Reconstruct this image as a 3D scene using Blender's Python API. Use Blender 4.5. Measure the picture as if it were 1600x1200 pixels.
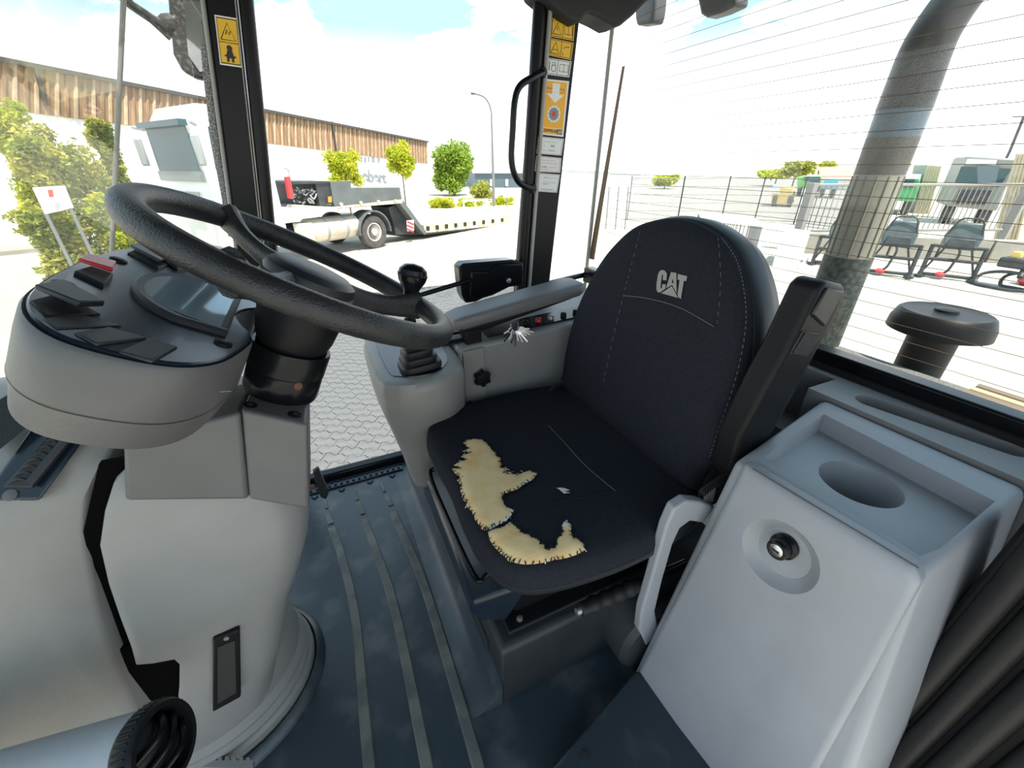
import bpy, bmesh, math, random
from mathutils import Vector, Matrix
from mathutils.geometry import delaunay_2d_cdt

for o in list(bpy.data.objects):
    bpy.data.objects.remove(o, do_unlink=True)
SC = bpy.context.scene
COL = SC.collection
PI = math.pi

# ------------------------------------------------------------------ camera
# metres; +X = towards the rear of the machine, +Y = towards its right side, z = 0 is the cab floor
EYE = Vector((0, 0, 1.15))
PITCH, YAW, FPX = math.radians(28), math.radians(25), 640.0
FW = Vector((math.sin(YAW) * math.cos(PITCH), math.cos(YAW) * math.cos(PITCH), -math.sin(PITCH)))
RT = Vector((math.cos(YAW), -math.sin(YAW), 0))
UP = RT.cross(FW)
cam = bpy.data.cameras.new('camera')
cam.sensor_width = 36; cam.lens = FPX / 1600 * 36; cam.clip_start = 0.01; cam.clip_end = 500
camo = bpy.data.objects.new('camera', cam); COL.objects.link(camo)
camo.matrix_world = Matrix.Translation(EYE) @ Matrix((RT, UP, -FW)).transposed().to_4x4()
SC.camera = camo

# ------------------------------------------------------------------ sky, sun, exposure
SC.view_settings.view_transform = 'Standard'
SC.view_settings.look = 'None'
SC.view_settings.gamma = 1
SC.view_settings.use_curve_mapping = False
SC.view_settings.exposure = 0.42
w = bpy.data.worlds.new('world'); SC.world = w; w.use_nodes = True
nt = w.node_tree; N = nt.nodes; L = nt.links
bg = N['Background']
tc = N.new('ShaderNodeTexCoord')
mp = N.new('ShaderNodeMapping'); mp.inputs['Scale'].default_value = (1, 1, 2.2); mp.inputs['Location'].default_value = (.35, .1, 0)
nz = N.new('ShaderNodeTexNoise'); nz.inputs['Scale'].default_value = 3.2; nz.inputs['Detail'].default_value = 8; nz.inputs['Roughness'].default_value = .6
sep = N.new('ShaderNodeSeparateXYZ')
r1 = N.new('ShaderNodeMapRange'); r1.inputs['From Min'].default_value = .10; r1.inputs['From Max'].default_value = .22
r2 = N.new('ShaderNodeMapRange'); r2.inputs['From Min'].default_value = .45; r2.inputs['From Max'].default_value = .53
mu = N.new('ShaderNodeMath'); mu.operation = 'MULTIPLY'
mx = N.new('ShaderNodeMix'); mx.data_type = 'RGBA'
mx.inputs['A'].default_value = (1.75, 1.78, 1.82, 1); mx.inputs['B'].default_value = (.52, .84, 1.10, 1)
L.new(tc.outputs['Generated'], mp.inputs['Vector']); L.new(mp.outputs['Vector'], nz.inputs['Vector'])
L.new(tc.outputs['Generated'], sep.inputs['Vector']); L.new(sep.outputs['Z'], r1.inputs['Value'])
L.new(nz.outputs['Fac'], r2.inputs['Value']); L.new(r1.outputs['Result'], mu.inputs[0]); L.new(r2.outputs['Result'], mu.inputs[1])
r3 = N.new('ShaderNodeMapRange'); r3.inputs['From Min'].default_value = .22; r3.inputs['From Max'].default_value = .70; r3.inputs['To Max'].default_value = .75
ad = N.new('ShaderNodeMath'); ad.operation = 'ADD'; ad.use_clamp = True
L.new(sep.outputs['Z'], r3.inputs['Value']); L.new(mu.outputs[0], ad.inputs[0]); L.new(r3.outputs['Result'], ad.inputs[1])
L.new(ad.outputs[0], mx.inputs['Factor']); L.new(mx.outputs['Result'], bg.inputs['Color'])
bg.inputs['Strength'].default_value = 1.0
sun = bpy.data.lights.new('sun', 'SUN'); sun.energy = 6.5; sun.angle = math.radians(.6); sun.color = (1, .93, .80)
suno = bpy.data.objects.new('sun', sun); COL.objects.link(suno)
suno.rotation_euler = Vector((-.13, .42, -1)).to_track_quat('-Z', 'Y').to_euler()
suno.location = (0, -6, 14)

# ------------------------------------------------------------------ helpers
def sight(px, py, x=None, y=None, z=None, d=None, plane=None):
    """point seen at a place of the photograph on a plane of the room or at a distance over ground"""
    v = FW * FPX + RT * (px - 800) - UP * (py - 600)
    if plane is not None:
        p0, n = plane; t = (Vector(p0) - EYE).dot(n) / v.dot(n)
    elif d is not None: t = d / math.hypot(v.x, v.y)
    elif x is not None: t = (x - EYE.x) / v.x
    elif y is not None: t = (y - EYE.y) / v.y
    else: t = (z - EYE.z) / v.z
    return EYE + v * t

MATS = {}
def mat(name, col, rough=.5, metal=0, bump=0, bscale=200, var=0, vscale=8, col2=None, spec=.5, coat=0, vdetail=4, vmin=.4, vmax=.6, stretch=None, transl=0):
    m = bpy.data.materials.new(name); m.use_nodes = True
    t = m.node_tree; b = t.nodes['Principled BSDF']
    b.inputs['Base Color'].default_value = (*col, 1); b.inputs['Roughness'].default_value = rough
    b.inputs['Metallic'].default_value = metal; b.inputs['Specular IOR Level'].default_value = spec
    b.inputs['Coat Weight'].default_value = coat
    tcn = t.nodes.new('ShaderNodeTexCoord'); src = tcn.outputs['Object']
    if stretch:
        mpn = t.nodes.new('ShaderNodeMapping'); mpn.inputs['Scale'].default_value = stretch
        t.links.new(src, mpn.inputs['Vector']); src = mpn.outputs['Vector']
    if var or col2:
        n1 = t.nodes.new('ShaderNodeTexNoise'); n1.inputs['Scale'].default_value = vscale; n1.inputs['Detail'].default_value = vdetail
        rr = t.nodes.new('ShaderNodeMapRange'); rr.inputs['From Min'].default_value = vmin; rr.inputs['From Max'].default_value = vmax
        mi = t.nodes.new('ShaderNodeMix'); mi.data_type = 'RGBA'
        c2 = col2 if col2 else tuple(max(0, c * (1 - var)) for c in col)
        mi.inputs['A'].default_value = (*col, 1); mi.inputs['B'].default_value = (*c2, 1)
        t.links.new(src, n1.inputs['Vector']); t.links.new(n1.outputs['Fac'], rr.inputs['Value'])
        t.links.new(rr.outputs['Result'], mi.inputs['Factor']); t.links.new(mi.outputs['Result'], b.inputs['Base Color'])
    if bump:
        n2 = t.nodes.new('ShaderNodeTexNoise'); n2.inputs['Scale'].default_value = bscale; n2.inputs['Detail'].default_value = 2
        bp = t.nodes.new('ShaderNodeBump'); bp.inputs['Strength'].default_value = bump; bp.inputs['Distance'].default_value = .001
        t.links.new(src, n2.inputs['Vector']); t.links.new(n2.outputs['Fac'], bp.inputs['Height']); t.links.new(bp.outputs['Normal'], b.inputs['Normal'])
    if transl:
        tr = t.nodes.new('ShaderNodeBsdfTranslucent'); ms = t.nodes.new('ShaderNodeMixShader'); ms.inputs[0].default_value = transl
        t.links.new(b.inputs['Base Color'].links[0].from_socket if b.inputs['Base Color'].links else tcn.outputs['Object'], tr.inputs['Color'])
        out = t.nodes['Material Output']
        t.links.new(b.outputs[0], ms.inputs[1]); t.links.new(tr.outputs[0], ms.inputs[2]); t.links.new(ms.outputs[0], out.inputs['Surface'])
    MATS[name] = m
    return m
def glass(name, tint=(1, 1, 1), dust=.03, dustcol=(.9, .85, .7), fres=.35):
    m = bpy.data.materials.new(name); m.use_nodes = True; t = m.node_tree
    for n in list(t.nodes):
        if n.type != 'OUTPUT_MATERIAL': t.nodes.remove(n)
    tr = t.nodes.new('ShaderNodeBsdfTransparent'); tr.inputs[0].default_value = (*tint, 1)
    gl = t.nodes.new('ShaderNodeBsdfGlossy'); gl.inputs['Roughness'].default_value = .02
    df = t.nodes.new('ShaderNodeBsdfDiffuse'); df.inputs[0].default_value = (*dustcol, 1)
    lw_ = t.nodes.new('ShaderNodeLayerWeight'); lw_.inputs['Blend'].default_value = .5
    pw = t.nodes.new('ShaderNodeMath'); pw.operation = 'POWER'; pw.inputs[1].default_value = 4.5
    fr = t.nodes.new('ShaderNodeMath'); fr.operation = 'MULTIPLY_ADD'; fr.inputs[1].default_value = fres; fr.inputs[2].default_value = fres * .06
    t.links.new(lw_.outputs['Facing'], pw.inputs[0]); t.links.new(pw.outputs[0], fr.inputs[0])
    m1 = t.nodes.new('ShaderNodeMixShader'); m2 = t.nodes.new('ShaderNodeMixShader')
    t.links.new(fr.outputs[0], m1.inputs[0]); t.links.new(tr.outputs[0], m1.inputs[1]); t.links.new(gl.outputs[0], m1.inputs[2])
    tcn = t.nodes.new('ShaderNodeTexCoord'); nn = t.nodes.new('ShaderNodeTexNoise'); nn.inputs['Scale'].default_value = 6; nn.inputs['Detail'].default_value = 5
    ml = t.nodes.new('ShaderNodeMath'); ml.operation = 'MULTIPLY'; ml.inputs[1].default_value = dust * 2
    t.links.new(tcn.outputs['Object'], nn.inputs['Vector']); t.links.new(nn.outputs['Fac'], ml.inputs[0]); t.links.new(ml.outputs[0], m2.inputs[0])
    t.links.new(m1.outputs[0], m2.inputs[1]); t.links.new(df.outputs[0], m2.inputs[2])
    t.links.new(m2.outputs[0], t.nodes['Material Output'].inputs['Surface'])
    MATS[name] = m
    return m

WM = {}
def link(o, parent, world=None):
    COL.objects.link(o)
    WM[o.name] = world if world is not None else Matrix()
    if parent is not None:
        o.parent = parent; o.matrix_parent_inverse = WM[parent.name].inverted()
def thing(name, label, cat, loc=(0, 0, 0), group=None):
    o = bpy.data.objects.new(name, None); o.empty_display_size = .1
    link(o, None, Matrix.Translation(loc)); o.location = loc
    return tag(o, label, cat, group)
def tag(o, label=None, cat=None, group=None, kind=None):
    if label: o['label'] = label
    if cat: o['category'] = cat
    if group: o['group'] = group
    if kind: o['kind'] = kind
    return o
def frame(n, a=None):
    n = Vector(n).normalized()
    a = Vector(a) if a is not None else (Vector((0, 0, 1)) if abs(n.z) < .9 else Vector((1, 0, 0)))
    a = (a - n * a.dot(n)).normalized()
    return a, n.cross(a), n
class MB:
    def __init__(self): self.v = []; self.f = []
    def add(self, vs, fs):
        k = len(self.v); self.v += [Vector(p) for p in vs]; self.f += [tuple(i + k for i in q) for q in fs]; return self
    def box(self, c, s, R=None):
        c = Vector(c); h = Vector(s) / 2; vs = []
        for z in (-1, 1):
            for x, y in ((-1, -1), (1, -1), (1, 1), (-1, 1)):
                p = Vector((x * h.x, y * h.y, z * h.z)); vs.append(c + (R @ p if R else p))
        return self.add(vs, [(3, 2, 1, 0), (4, 5, 6, 7), (0, 1, 5, 4), (1, 2, 6, 5), (2, 3, 7, 6), (3, 0, 4, 7)])
    def span(self, a, b):
        a = Vector(a); b = Vector(b); return self.box((a + b) / 2, [abs(t) for t in (b - a)])
    def prism(self, poly, vec):
        n = len(poly); vec = Vector(vec); p = [Vector(q) for q in poly]
        return self.add(p + [q + vec for q in p], [tuple(range(n))[::-1], tuple(range(n, 2 * n))] + [(i, (i + 1) % n, n + (i + 1) % n, n + i) for i in range(n)])
    def loft(self, rings, close=True, caps=(True, True)):
        m = len(rings[0]); vs = [p for r in rings for p in r]; fs = []
        for i in range(len(rings) - 1):
            for j in range(m if close else m - 1):
                k = (j + 1) % m; fs.append((i * m + j, i * m + k, (i + 1) * m + k, (i + 1) * m + j))
        if caps[0]: fs.append(tuple(range(m))[::-1])
        if caps[1]: fs.append(tuple(range((len(rings) - 1) * m, len(rings) * m)))
        return self.add(vs, fs)
    def tube(self, path, r, seg=10, closed=False, flat=1, caps=(True, True)):
        path = [Vector(p) for p in path]; n = len(path); rings = []; ref = None
        for i, p in enumerate(path):
            if closed: d = path[(i + 1) % n] - path[i - 1]
            else: d = path[min(i + 1, n - 1)] - path[max(i - 1, 0)]
            d.normalize()
            if ref is None: a, b, _ = frame(d)
            else:
                a = (ref - d * ref.dot(d)).normalized(); b = d.cross(a)
            ref = a; rr = r[i] if isinstance(r, (list, tuple)) else r
            rings.append([p + (a * math.cos(t) + b * math.sin(t) * flat) * rr for t in [2 * PI * k / seg for k in range(seg)]])
        if closed: rings.append(rings[0]); return self.loft(rings, caps=(False, False))
        return self.loft(rings, caps=caps)
    def lathe(self, prof, o, ax, seg=24, a=None, sq=1, caps=(True, True)):
        o = Vector(o); a, b, n = frame(ax, a)
        return self.loft([[o + n * h + (a * math.cos(t) + b * math.sin(t) * sq) * max(r, 1e-4) for t in [2 * PI * k / seg for k in range(seg)]] for r, h in prof], caps=caps)
    def build(self, name, m, parent=None, bevel=0, seg=2, sub=0, smooth=35, mats=None):
        me = bpy.data.meshes.new(name); me.from_pydata([tuple(p) for p in self.v], [], self.f)
        bm = bmesh.new(); bm.from_mesh(me); bmesh.ops.recalc_face_normals(bm, faces=bm.faces); bm.to_mesh(me); bm.free()
        o = bpy.data.objects.new(name, me); me.materials.append(MATS[m] if isinstance(m, str) else m)
        link(o, parent); finish(o, bevel, seg, sub, smooth)
        return o
def finish(o, bevel=0, seg=2, sub=0, smooth=35):
    me = o.data
    if smooth:
        me.polygons.foreach_set('use_smooth', [True] * len(me.polygons))
        if not sub: me.set_sharp_from_angle(angle=math.radians(smooth))
    if bevel:
        b = o.modifiers.new('bevel', 'BEVEL'); b.width = bevel; b.segments = seg; b.limit_method = 'ANGLE'; b.angle_limit = math.radians(35)
    if sub:
        s = o.modifiers.new('sub', 'SUBSURF'); s.levels = sub; s.render_levels = sub
def bake(o):
    dg = bpy.context.evaluated_depsgraph_get(); me = bpy.data.meshes.new_from_object(o.evaluated_get(dg))
    o.modifiers.clear(); o.data = me
def carve(o, cutters):
    """take the cutters' volume out of a solid, then drop the cutters"""
    cs = []
    for mb in cutters:
        c = mb.build('cutter', list(MATS.values())[0], None, smooth=0); cs.append(c)
        b = o.modifiers.new('cut', 'BOOLEAN'); b.operation = 'DIFFERENCE'; b.object = c; b.solver = 'EXACT'
    bpy.context.view_layer.update(); bake(o)
    for c in cs: bpy.data.objects.remove(c, do_unlink=True)
    finish(o, smooth=30)
def spline(pts, n=6, closed=True):
    pts = [Vector(p) for p in pts]; m = len(pts); out = []
    for i in range(m if closed else m - 1):
        p0, p1, p2, p3 = (pts[(i + k) % m] if closed else pts[min(max(i + k, 0), m - 1)] for k in (-1, 0, 1, 2))
        for k in range(n):
            t = k / n
            out.append(.5 * ((2 * p1) + (p2 - p0) * t + (2 * p0 - 5 * p1 + 4 * p2 - p3) * t * t + (3 * p1 - p0 - 3 * p2 + p3) * t ** 3))
    if not closed: out.append(pts[-1])
    return out
def text(name, s, size, o, right, up, m, parent, depth=.0006, bold=0, cx=False, width=None):
    cu = bpy.data.curves.new(name, 'FONT'); cu.body = s; cu.size = size; cu.extrude = depth; cu.offset = bold
    if cx: cu.align_x = 'CENTER'
    t = bpy.data.objects.new(name, cu); COL.objects.link(t); bpy.context.view_layer.update()
    me = bpy.data.meshes.new_from_object(t.evaluated_get(bpy.context.evaluated_depsgraph_get()))
    bpy.data.objects.remove(t, do_unlink=True)
    right = Vector(right).normalized(); up = Vector(up); up = (up - right * up.dot(right)).normalized(); n = right.cross(up)
    sx = 1
    if width and me.vertices: sx = width / max(1e-6, max(v.co.x for v in me.vertices) - min(v.co.x for v in me.vertices))
    for v in me.vertices: v.co = Vector(o) + right * v.co.x * sx + up * v.co.y + n * v.co.z
    o2 = bpy.data.objects.new(name, me); me.materials.clear(); me.materials.append(MATS[m]); link(o2, parent)
    return o2
def copy_thing(src, move, label=None, rot=0):
    """copy of a thing with copies of its parts and their sub-parts"""
    c = src.copy(); COL.objects.link(c); c.location = Vector(src.location) + Vector(move); c.rotation_euler.z += rot
    if label: c['label'] = label
    for ch in src.children:
        d = ch.copy(); COL.objects.link(d); d.parent = c; d.matrix_parent_inverse = ch.matrix_parent_inverse.copy()
        for g in ch.children:
            e = g.copy(); COL.objects.link(e); e.parent = d; e.matrix_parent_inverse = g.matrix_parent_inverse.copy()
    return c
rnd = random.Random(7)

# ------------------------------------------------------------------ materials
mat('grey_plastic', (.24, .238, .237), .42, bump=.25, bscale=900, var=.08, vscale=5)
mat('light_plastic', (.33, .34, .367), .40, bump=.2, bscale=900, var=.08, vscale=6)
mat('mid_plastic', (.10, .10, .104), .45, bump=.3, bscale=900, var=.1)
mat('warm_plastic', (.25, .243, .232), .45, bump=.25, bscale=700, var=.14, vscale=5)
mat('dark_plastic', (.034, .037, .040), .45, bump=.35, bscale=800, var=.25, vscale=6, spec=.3)
mat('black_plastic', (.009, .0095, .011), .42, bump=.25, bscale=900, spec=.17)
mat('black_gloss', (.006, .007, .009), .22, bump=.05, bscale=500, spec=.22)
mat('panel_face', (.010, .016, .026), .24, bump=.06, bscale=700, coat=.1, spec=.4)
mat('rubber', (.013, .013, .014), .5, bump=.5, bscale=500, spec=.3)
mat('rim_rubber', (.020, .021, .024), .42, bump=1, bscale=420, var=.3, vscale=40, spec=.42)
mat('pillar_paint', (.006, .006, .007), .34, bump=.05, bscale=400, spec=.22)
mat('pillar_edge', (.30, .29, .27), .4)
mat('fabric', (.020, .022, .030), .95, bump=.9, bscale=1100, var=.18, vscale=160, spec=.15)
mat('void', (.002, .002, .002), .9, spec=.05)  # near black standing in for shade in the pedestal gap and notch
mat('truck_window', (.035, .085, .095), .15, spec=.2)
mat('vinyl', (.018, .020, .024), .42, bump=.3, bscale=900, spec=.4)
mat('foam', (.86, .62, .33), .95, bump=.9, bscale=260, col2=(.80, .49, .20), vscale=22, vmin=.45, vmax=.75, spec=.1)
mat('frayed', (.75, .72, .66), .9)
mat('thread', (.16, .16, .165), .8)
mat('logo', (.30, .29, .27), .7)
mat('floor_mat', (.028, .040, .050), .34, bump=.35, bscale=300, col2=(.10, .105, .105), vscale=9, vdetail=8, vmin=.5, vmax=.75)
mat('tread', (.085, .09, .085), .6, bump=.8, bscale=600, col2=(.15, .145, .12), vscale=14, vdetail=6)
mat('steel', (.55, .55, .55), .25, metal=1)
mat('dull_steel', (.35, .34, .33), .45, metal=.8)
mat('rusty', (.12, .05, .03), .8)
mat('red_plastic', (.42, .02, .03), .3)
mat('orange_plastic', (.75, .28, .03), .4)
mat('screen', (.22, .30, .36), .10, coat=.6)  # sky reflection put into the blue-grey base colour
mat('armrest', (.13, .13, .135), .45, bump=.3, bscale=700)
mat('yellow_label', (.78, .47, .03), .5)
mat('orange_label', (.85, .42, .02), .5)
mat('white_label', (.75, .76, .75), .5)
mat('pink_label', (.76, .70, .70), .5)
mat('ink', (.02, .02, .02), .6)
mat('grey_ink', (.25, .25, .26), .6)
mat('green_ink', (.10, .35, .22), .6)
mat('red_ink', (.6, .05, .04), .6)
mat('heater_wire', (.16, .09, .05), .6)
mat('frit', (.11, .11, .11), .8, col2=(.36, .36, .34), vscale=260, vmin=.45, vmax=.62)
mat('headliner', (.016, .016, .017), .7, bump=.3, bscale=300)
mat('mirror', (.9, .9, .9), .03, metal=1)
glass('window_glass', (.98, .99, .985), .006)
glass('dusty_glass', (.97, .98, .96), .05, (.75, .70, .52))
glass('truck_glass', (.20, .34, .36), .05, (.3, .4, .4), .9)
# outdoors
mat('sand_joint', (.05, .048, .042), .95)
mat('paver', (.135, .135, .134), .9, bump=.5, bscale=90, var=.25, vscale=5)  # shade over the near paving put into this darker stone grey
mat('yard', (.50, .46, .38), .9, var=.15, vscale=2, vdetail=6)
mat('asphalt', (.42, .41, .40), .9, var=.12, vscale=3)
mat('white_wall', (.85, .85, .84), .8, var=.04, vscale=2)
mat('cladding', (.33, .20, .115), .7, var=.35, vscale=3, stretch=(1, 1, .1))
mat('cladding_trim', (.06, .055, .05), .6)
mat('lettering', (.25, .27, .31), .6)
mat('leaf_yellow', (.62, .60, .06), .7, col2=(.34, .42, .03), vscale=3, transl=.35, spec=.2)
mat('leaf_green', (.20, .33, .04), .7, col2=(.36, .46, .07), vscale=2, transl=.3, spec=.2)
mat('leaf_olive', (.23, .29, .05), .7, col2=(.50, .47, .09), vscale=2.5, transl=.3, spec=.2)
mat('bark', (.16, .13, .10), .9)
mat('truck_white', (.86, .87, .87), .3, coat=.3)
mat('lamp_post', (.20, .20, .20), .5)
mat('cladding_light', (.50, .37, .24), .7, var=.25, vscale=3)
mat('mirror_housing', (.035, .036, .036), .5, col2=(.16, .16, .155), vscale=90, vmin=.5, vmax=.7)
mat('truck_grey', (.30, .31, .31), .5)
mat('truck_dark', (.05, .055, .06), .5, var=.3, vscale=4)
mat('truck_panel', (.12, .135, .135), .45, var=.2, vscale=2)
mat('tank_metal', (.66, .60, .50), .4, metal=.3, var=.2, vscale=2)
mat('tyre', (.09, .085, .08), .9, var=.3, vscale=8)
mat('wheel_metal', (.62, .58, .52), .4, metal=.4)
mat('trailer_bed', (.60, .50, .30), .7, col2=(.72, .66, .5), vscale=3)
mat('galvanised', (.22, .225, .23), .5)
mat('gate_paint', (.27, .255, .24), .6)
mat('concrete', (.36, .335, .29), .9, var=.15, vscale=2)
mat('attachment', (.05, .056, .06), .5, var=.3, vscale=5)
mat('attachment_green', (.085, .11, .11), .45, var=.2, vscale=5)
mat('attachment_red', (.55, .05, .05), .5)
mat('truck_green', (.05, .42, .14), .4)
mat('truck_lime', (.14, .55, .05), .4)
mat('truck_blue', (.02, .45, .65), .4)
mat('truck_olive', (.24, .25, .22), .5)
mat('digger_yellow', (.78, .55, .15), .5)
mat('roof_grey', (.42, .45, .46), .7)
mat('hall_blue', (.10, .145, .17), .6)
mat('red_roof', (.55, .30, .22), .8)
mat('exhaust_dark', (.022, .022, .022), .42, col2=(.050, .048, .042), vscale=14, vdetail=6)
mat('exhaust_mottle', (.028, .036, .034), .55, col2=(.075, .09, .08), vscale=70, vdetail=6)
mat('exhaust_band', (.065, .105, .14), .35)  # blue reflection on the pipe as colour; plain paint on the lime lorry
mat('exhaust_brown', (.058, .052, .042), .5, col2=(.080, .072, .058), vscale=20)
mat('exhaust_streak', (.17, .16, .13), .6)
mat('exhaust_pale', (.27, .255, .21), .5, var=.1, vscale=20)
mat('hood_tan', (.50, .42, .28), .5, var=.12)
mat('hood_speckle', (.10, .10, .095), .7, col2=(.20, .195, .18), vscale=180)
mat('hood_brown', (.20, .15, .10), .5)
mat('hood_dark', (.10, .10, .095), .6)

# ================================================================== CAB SHELL
fl = MB().span((-.80, -.12, -.06), (1.12, 1.50, 0)).build('floor', 'floor_mat'); tag(fl, 'dark rubber cab floor mat with raised tread strips', kind='structure')
def strip(pts, wd, name='tread_strip', h=.004, m='tread'):
    pp = spline([(x, y, 0) for x, y in pts], 6, False)
    rings = [[(p.x - wd / 2, p.y, -.001), (p.x + wd / 2, p.y, -.001), (p.x + wd / 2 - .003, p.y, h), (p.x - wd / 2 + .003, p.y, h)] for p in pp]
    return MB().loft(rings).build(name, m, fl)
strip([(-.118, .10), (-.113, .5), (-.102, .85), (-.118, 1.08), (-.141, 1.235)], .027)
strip([(-.01, .10), (0, .45), (.006, .83), (-.01, 1.05), (-.030, 1.23)], .028)
strip([(.09, .10), (.101, .4), (.105, .80), (.094, 1.02), (.073, 1.22)], .028)
for x0 in (-.141, -.030, .073):
    strip([(x0, 1.255), (x0 - .008, 1.325)], .022); strip([(x0 - .010, 1.342), (x0 - .013, 1.395)], .014)
for x0 in (-.19, -.09, .02, .11):
    MB().prism([(x0 - .012, 1.425, 0), (x0, 1.413, 0), (x0 + .012, 1.425, 0), (x0 + .012, 1.432, 0), (x0, 1.42, 0), (x0 - .012, 1.432, 0)], (0, 0, .004)).build('tread_chevron', 'black_plastic', fl)
# cove between floor mat and seat plinth
MB().prism([(.12, .475, 0), (.197, .475, 0), (.197, .475, .085), (.178, .475, .035), (.155, .475, .01)], (0, .925, 0)).build('cove', 'floor_mat', fl)
sp = MB().span((-.24, 1.445, 0), (.16, 1.495, .008)).build('sill_plate', 'panel_face', fl, bevel=.003)
for k in range(17):
    for j in range(2):
        MB().lathe([(.006, 0), (.005, .004), (.002, .005)], (-.225 + k * .023 + j * .011, 1.458 + j * .022, .008), (0, 0, 1), 8).build('stud', 'black_gloss', sp)
sill = MB().span((-.30, 1.50, -.05), (.20, 1.545, .035)).build('trim_1', 'black_gloss', bevel=.008); tag(sill, 'black sill rail across the foot of the open doorway', kind='structure')

def slab_x(p0, p1, w0, y0, y1):   # leaning post: p=(x,z) of the front edge, w0 = width along x
    return [[(p[0], y0, p[1]), (p[0] + w0, y0, p[1]), (p[0] + w0, y1, p[1]), (p[0], y1, p[1])] for p in (p0, p1)]
# front right post
pa = MB().loft(slab_x((-.335, .10), (-.097, 1.66), .070, 1.50, 1.56)).build('trim_2', 'pillar_paint', bevel=.006); tag(pa, 'black front cab post carrying the yellow warning sticker', kind='structure')
MB().tube([(-.243, 1.50, .10), (-.008, 1.50, 1.66)], .017, 12).build('post_tube', 'pillar_paint', pa)
MB().tube([(-.338, 1.497, .10), (-.100, 1.497, 1.66)], .0045, 6).build('edge_bead', 'pillar_edge', pa)
MB().tube([(-.268, 1.494, .10), (-.031, 1.494, 1.66)], .0018, 6).build('edge_line', 'pillar_edge', pa)
# rear right post
pb = MB().loft(slab_x((.695, .30), (.808, 1.66), .128, 1.47, 1.55)).build('trim_3', 'pillar_paint', bevel=.006); tag(pb, 'black rear door post covered with stickers', kind='structure')
MB().tube([(.698, 1.47, .30), (.785, 1.47, 1.66)], .021, 14).build('post_tube', 'pillar_paint', pb)
MB().tube([(.728, 1.456, .30), (.815, 1.456, 1.66)], .0075, 8).build('edge_bead', 'pillar_edge', pb)
# roof; its unseen left overhang is lengthened to keep sun out
rf = MB().span((-.62, -.75, 1.66), (1.25, 1.66, 1.74)).build('ceiling', 'headliner', bevel=.02); tag(rf, 'black cab roof with dark headliner', kind='structure')
def pxpoly(pts, vec, **k): return MB().prism([sight(a, b, **k) for a, b in pts], vec)
hl = pxpoly([(836, -45), (840, -12), (870, 14), (885, 27), (900, 35), (910, 33), (916, 23), (924, 21), (945, 31), (962, 41), (972, 39), (990, 24), (1012, 2), (1024, -14), (1030, -50)], (0, .1, 0), y=1.42).build('moulding', 'headliner', rf, bevel=.012, seg=3)
# left door post by the console
pl = MB().span((.80, -.13, -.05), (.90, .072, 1.66)).build('trim_4', 'pillar_paint', bevel=.006); tag(pl, 'black ribbed left door post beside the grey storage console', kind='structure')
for yy, rr in ((.045, .017), (.008, .016), (-.032, .018), (-.075, .016), (-.115, .016)):
    MB().tube([(.797, yy, -.04), (.797, yy, 1.6)], rr, 12).build('seal_rib', 'rubber', pl)
# rear left post
pq = MB().span((1.10, -.13, .60), (1.17, -.02, 1.66)).build('trim_5', 'pillar_paint'); tag(pq, 'black rear left cab post', kind='structure')
pc = MB().tube([(1.135, 1.615, .60), (1.135, 1.575, 1.66)], .008, 8).build('trim_6', 'pillar_edge'); tag(pc, 'slim pale joint at the rear right glass corner', kind='structure')

# windows
wr = MB().span((1.150, -.12, .73), (1.156, 1.61, 1.66)).build('window_1', 'window_glass'); tag(wr, 'large rear cab window with heating wires', kind='structure')
for k in range(27):
    z = .775 + k * .0315
    MB().tube([(1.1485, -.02, z), (1.1485, 1.52, z)], .00065, 5).build('heating_wire', 'heater_wire', wr)
MB().prism([sight(a, b, x=1.148) for a, b in ((972, 104), (976, 103), (928, 406), (920, 404))], (.0015, 0, 0)).build('heating_bar', 'heater_wire', wr)
bar = MB().span((1.125, -.13, .690), (1.175, 1.62, .735)).build('trim_7', 'black_gloss', bevel=.006); tag(bar, 'black rail under the rear window', kind='structure')
MB().span((1.112, -.13, .675), (1.126, 1.60, .705)).build('seal', 'rubber', bar)
ws2 = MB().prism([(.925, 1.53, .70), (1.135, 1.615, .70), (1.135, 1.580, 1.66), (1.0, 1.53, 1.66)], (.002, .003, 0)).build('window_2', 'window_glass'); tag(ws2, 'narrow side window behind the stickered post', kind='structure')
MB().tube([(.85, 1.53, .700), (1.135, 1.615, .700)], .012, 10).build('seal', 'black_gloss', ws2)
def wsx(z): return -.29 - .4 * (1.48 - z)
ws3 = MB().prism([(wsx(.55), 1.52, .55), (-.30, 1.52, .55), (-.15, 1.52, 1.66), (wsx(1.66), 1.52, 1.66)], (0, .005, 0)).build('window_3', 'window_glass'); tag(ws3, 'clear corner pane between front post and windscreen', kind='structure')
MB().tube([(wsx(.55), 1.522, .55), (wsx(1.66), 1.522, 1.66)], .0055, 8).build('edge_seal', 'pillar_edge', ws3)
pts = [sight(a, b, y=1.515) for a, b in ((322, 70), (326, 120), (333, 180), (341, 240), (352, 300), (364, 370))]
MB().tube(pts, .012, 8, flat=.35).build('speckled_border', 'frit', ws3)
ws4 = MB().prism([(wsx(.55), 1.515, .55), (wsx(1.66), 1.515, 1.66), (wsx(1.66) + .004, 1.515, 1.66), (wsx(.55) + .004, 1.515, .55)], (0, -1.6, 0)).build('window_4', 'dusty_glass'); tag(ws4, 'dusty raked windscreen', kind='structure')

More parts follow.
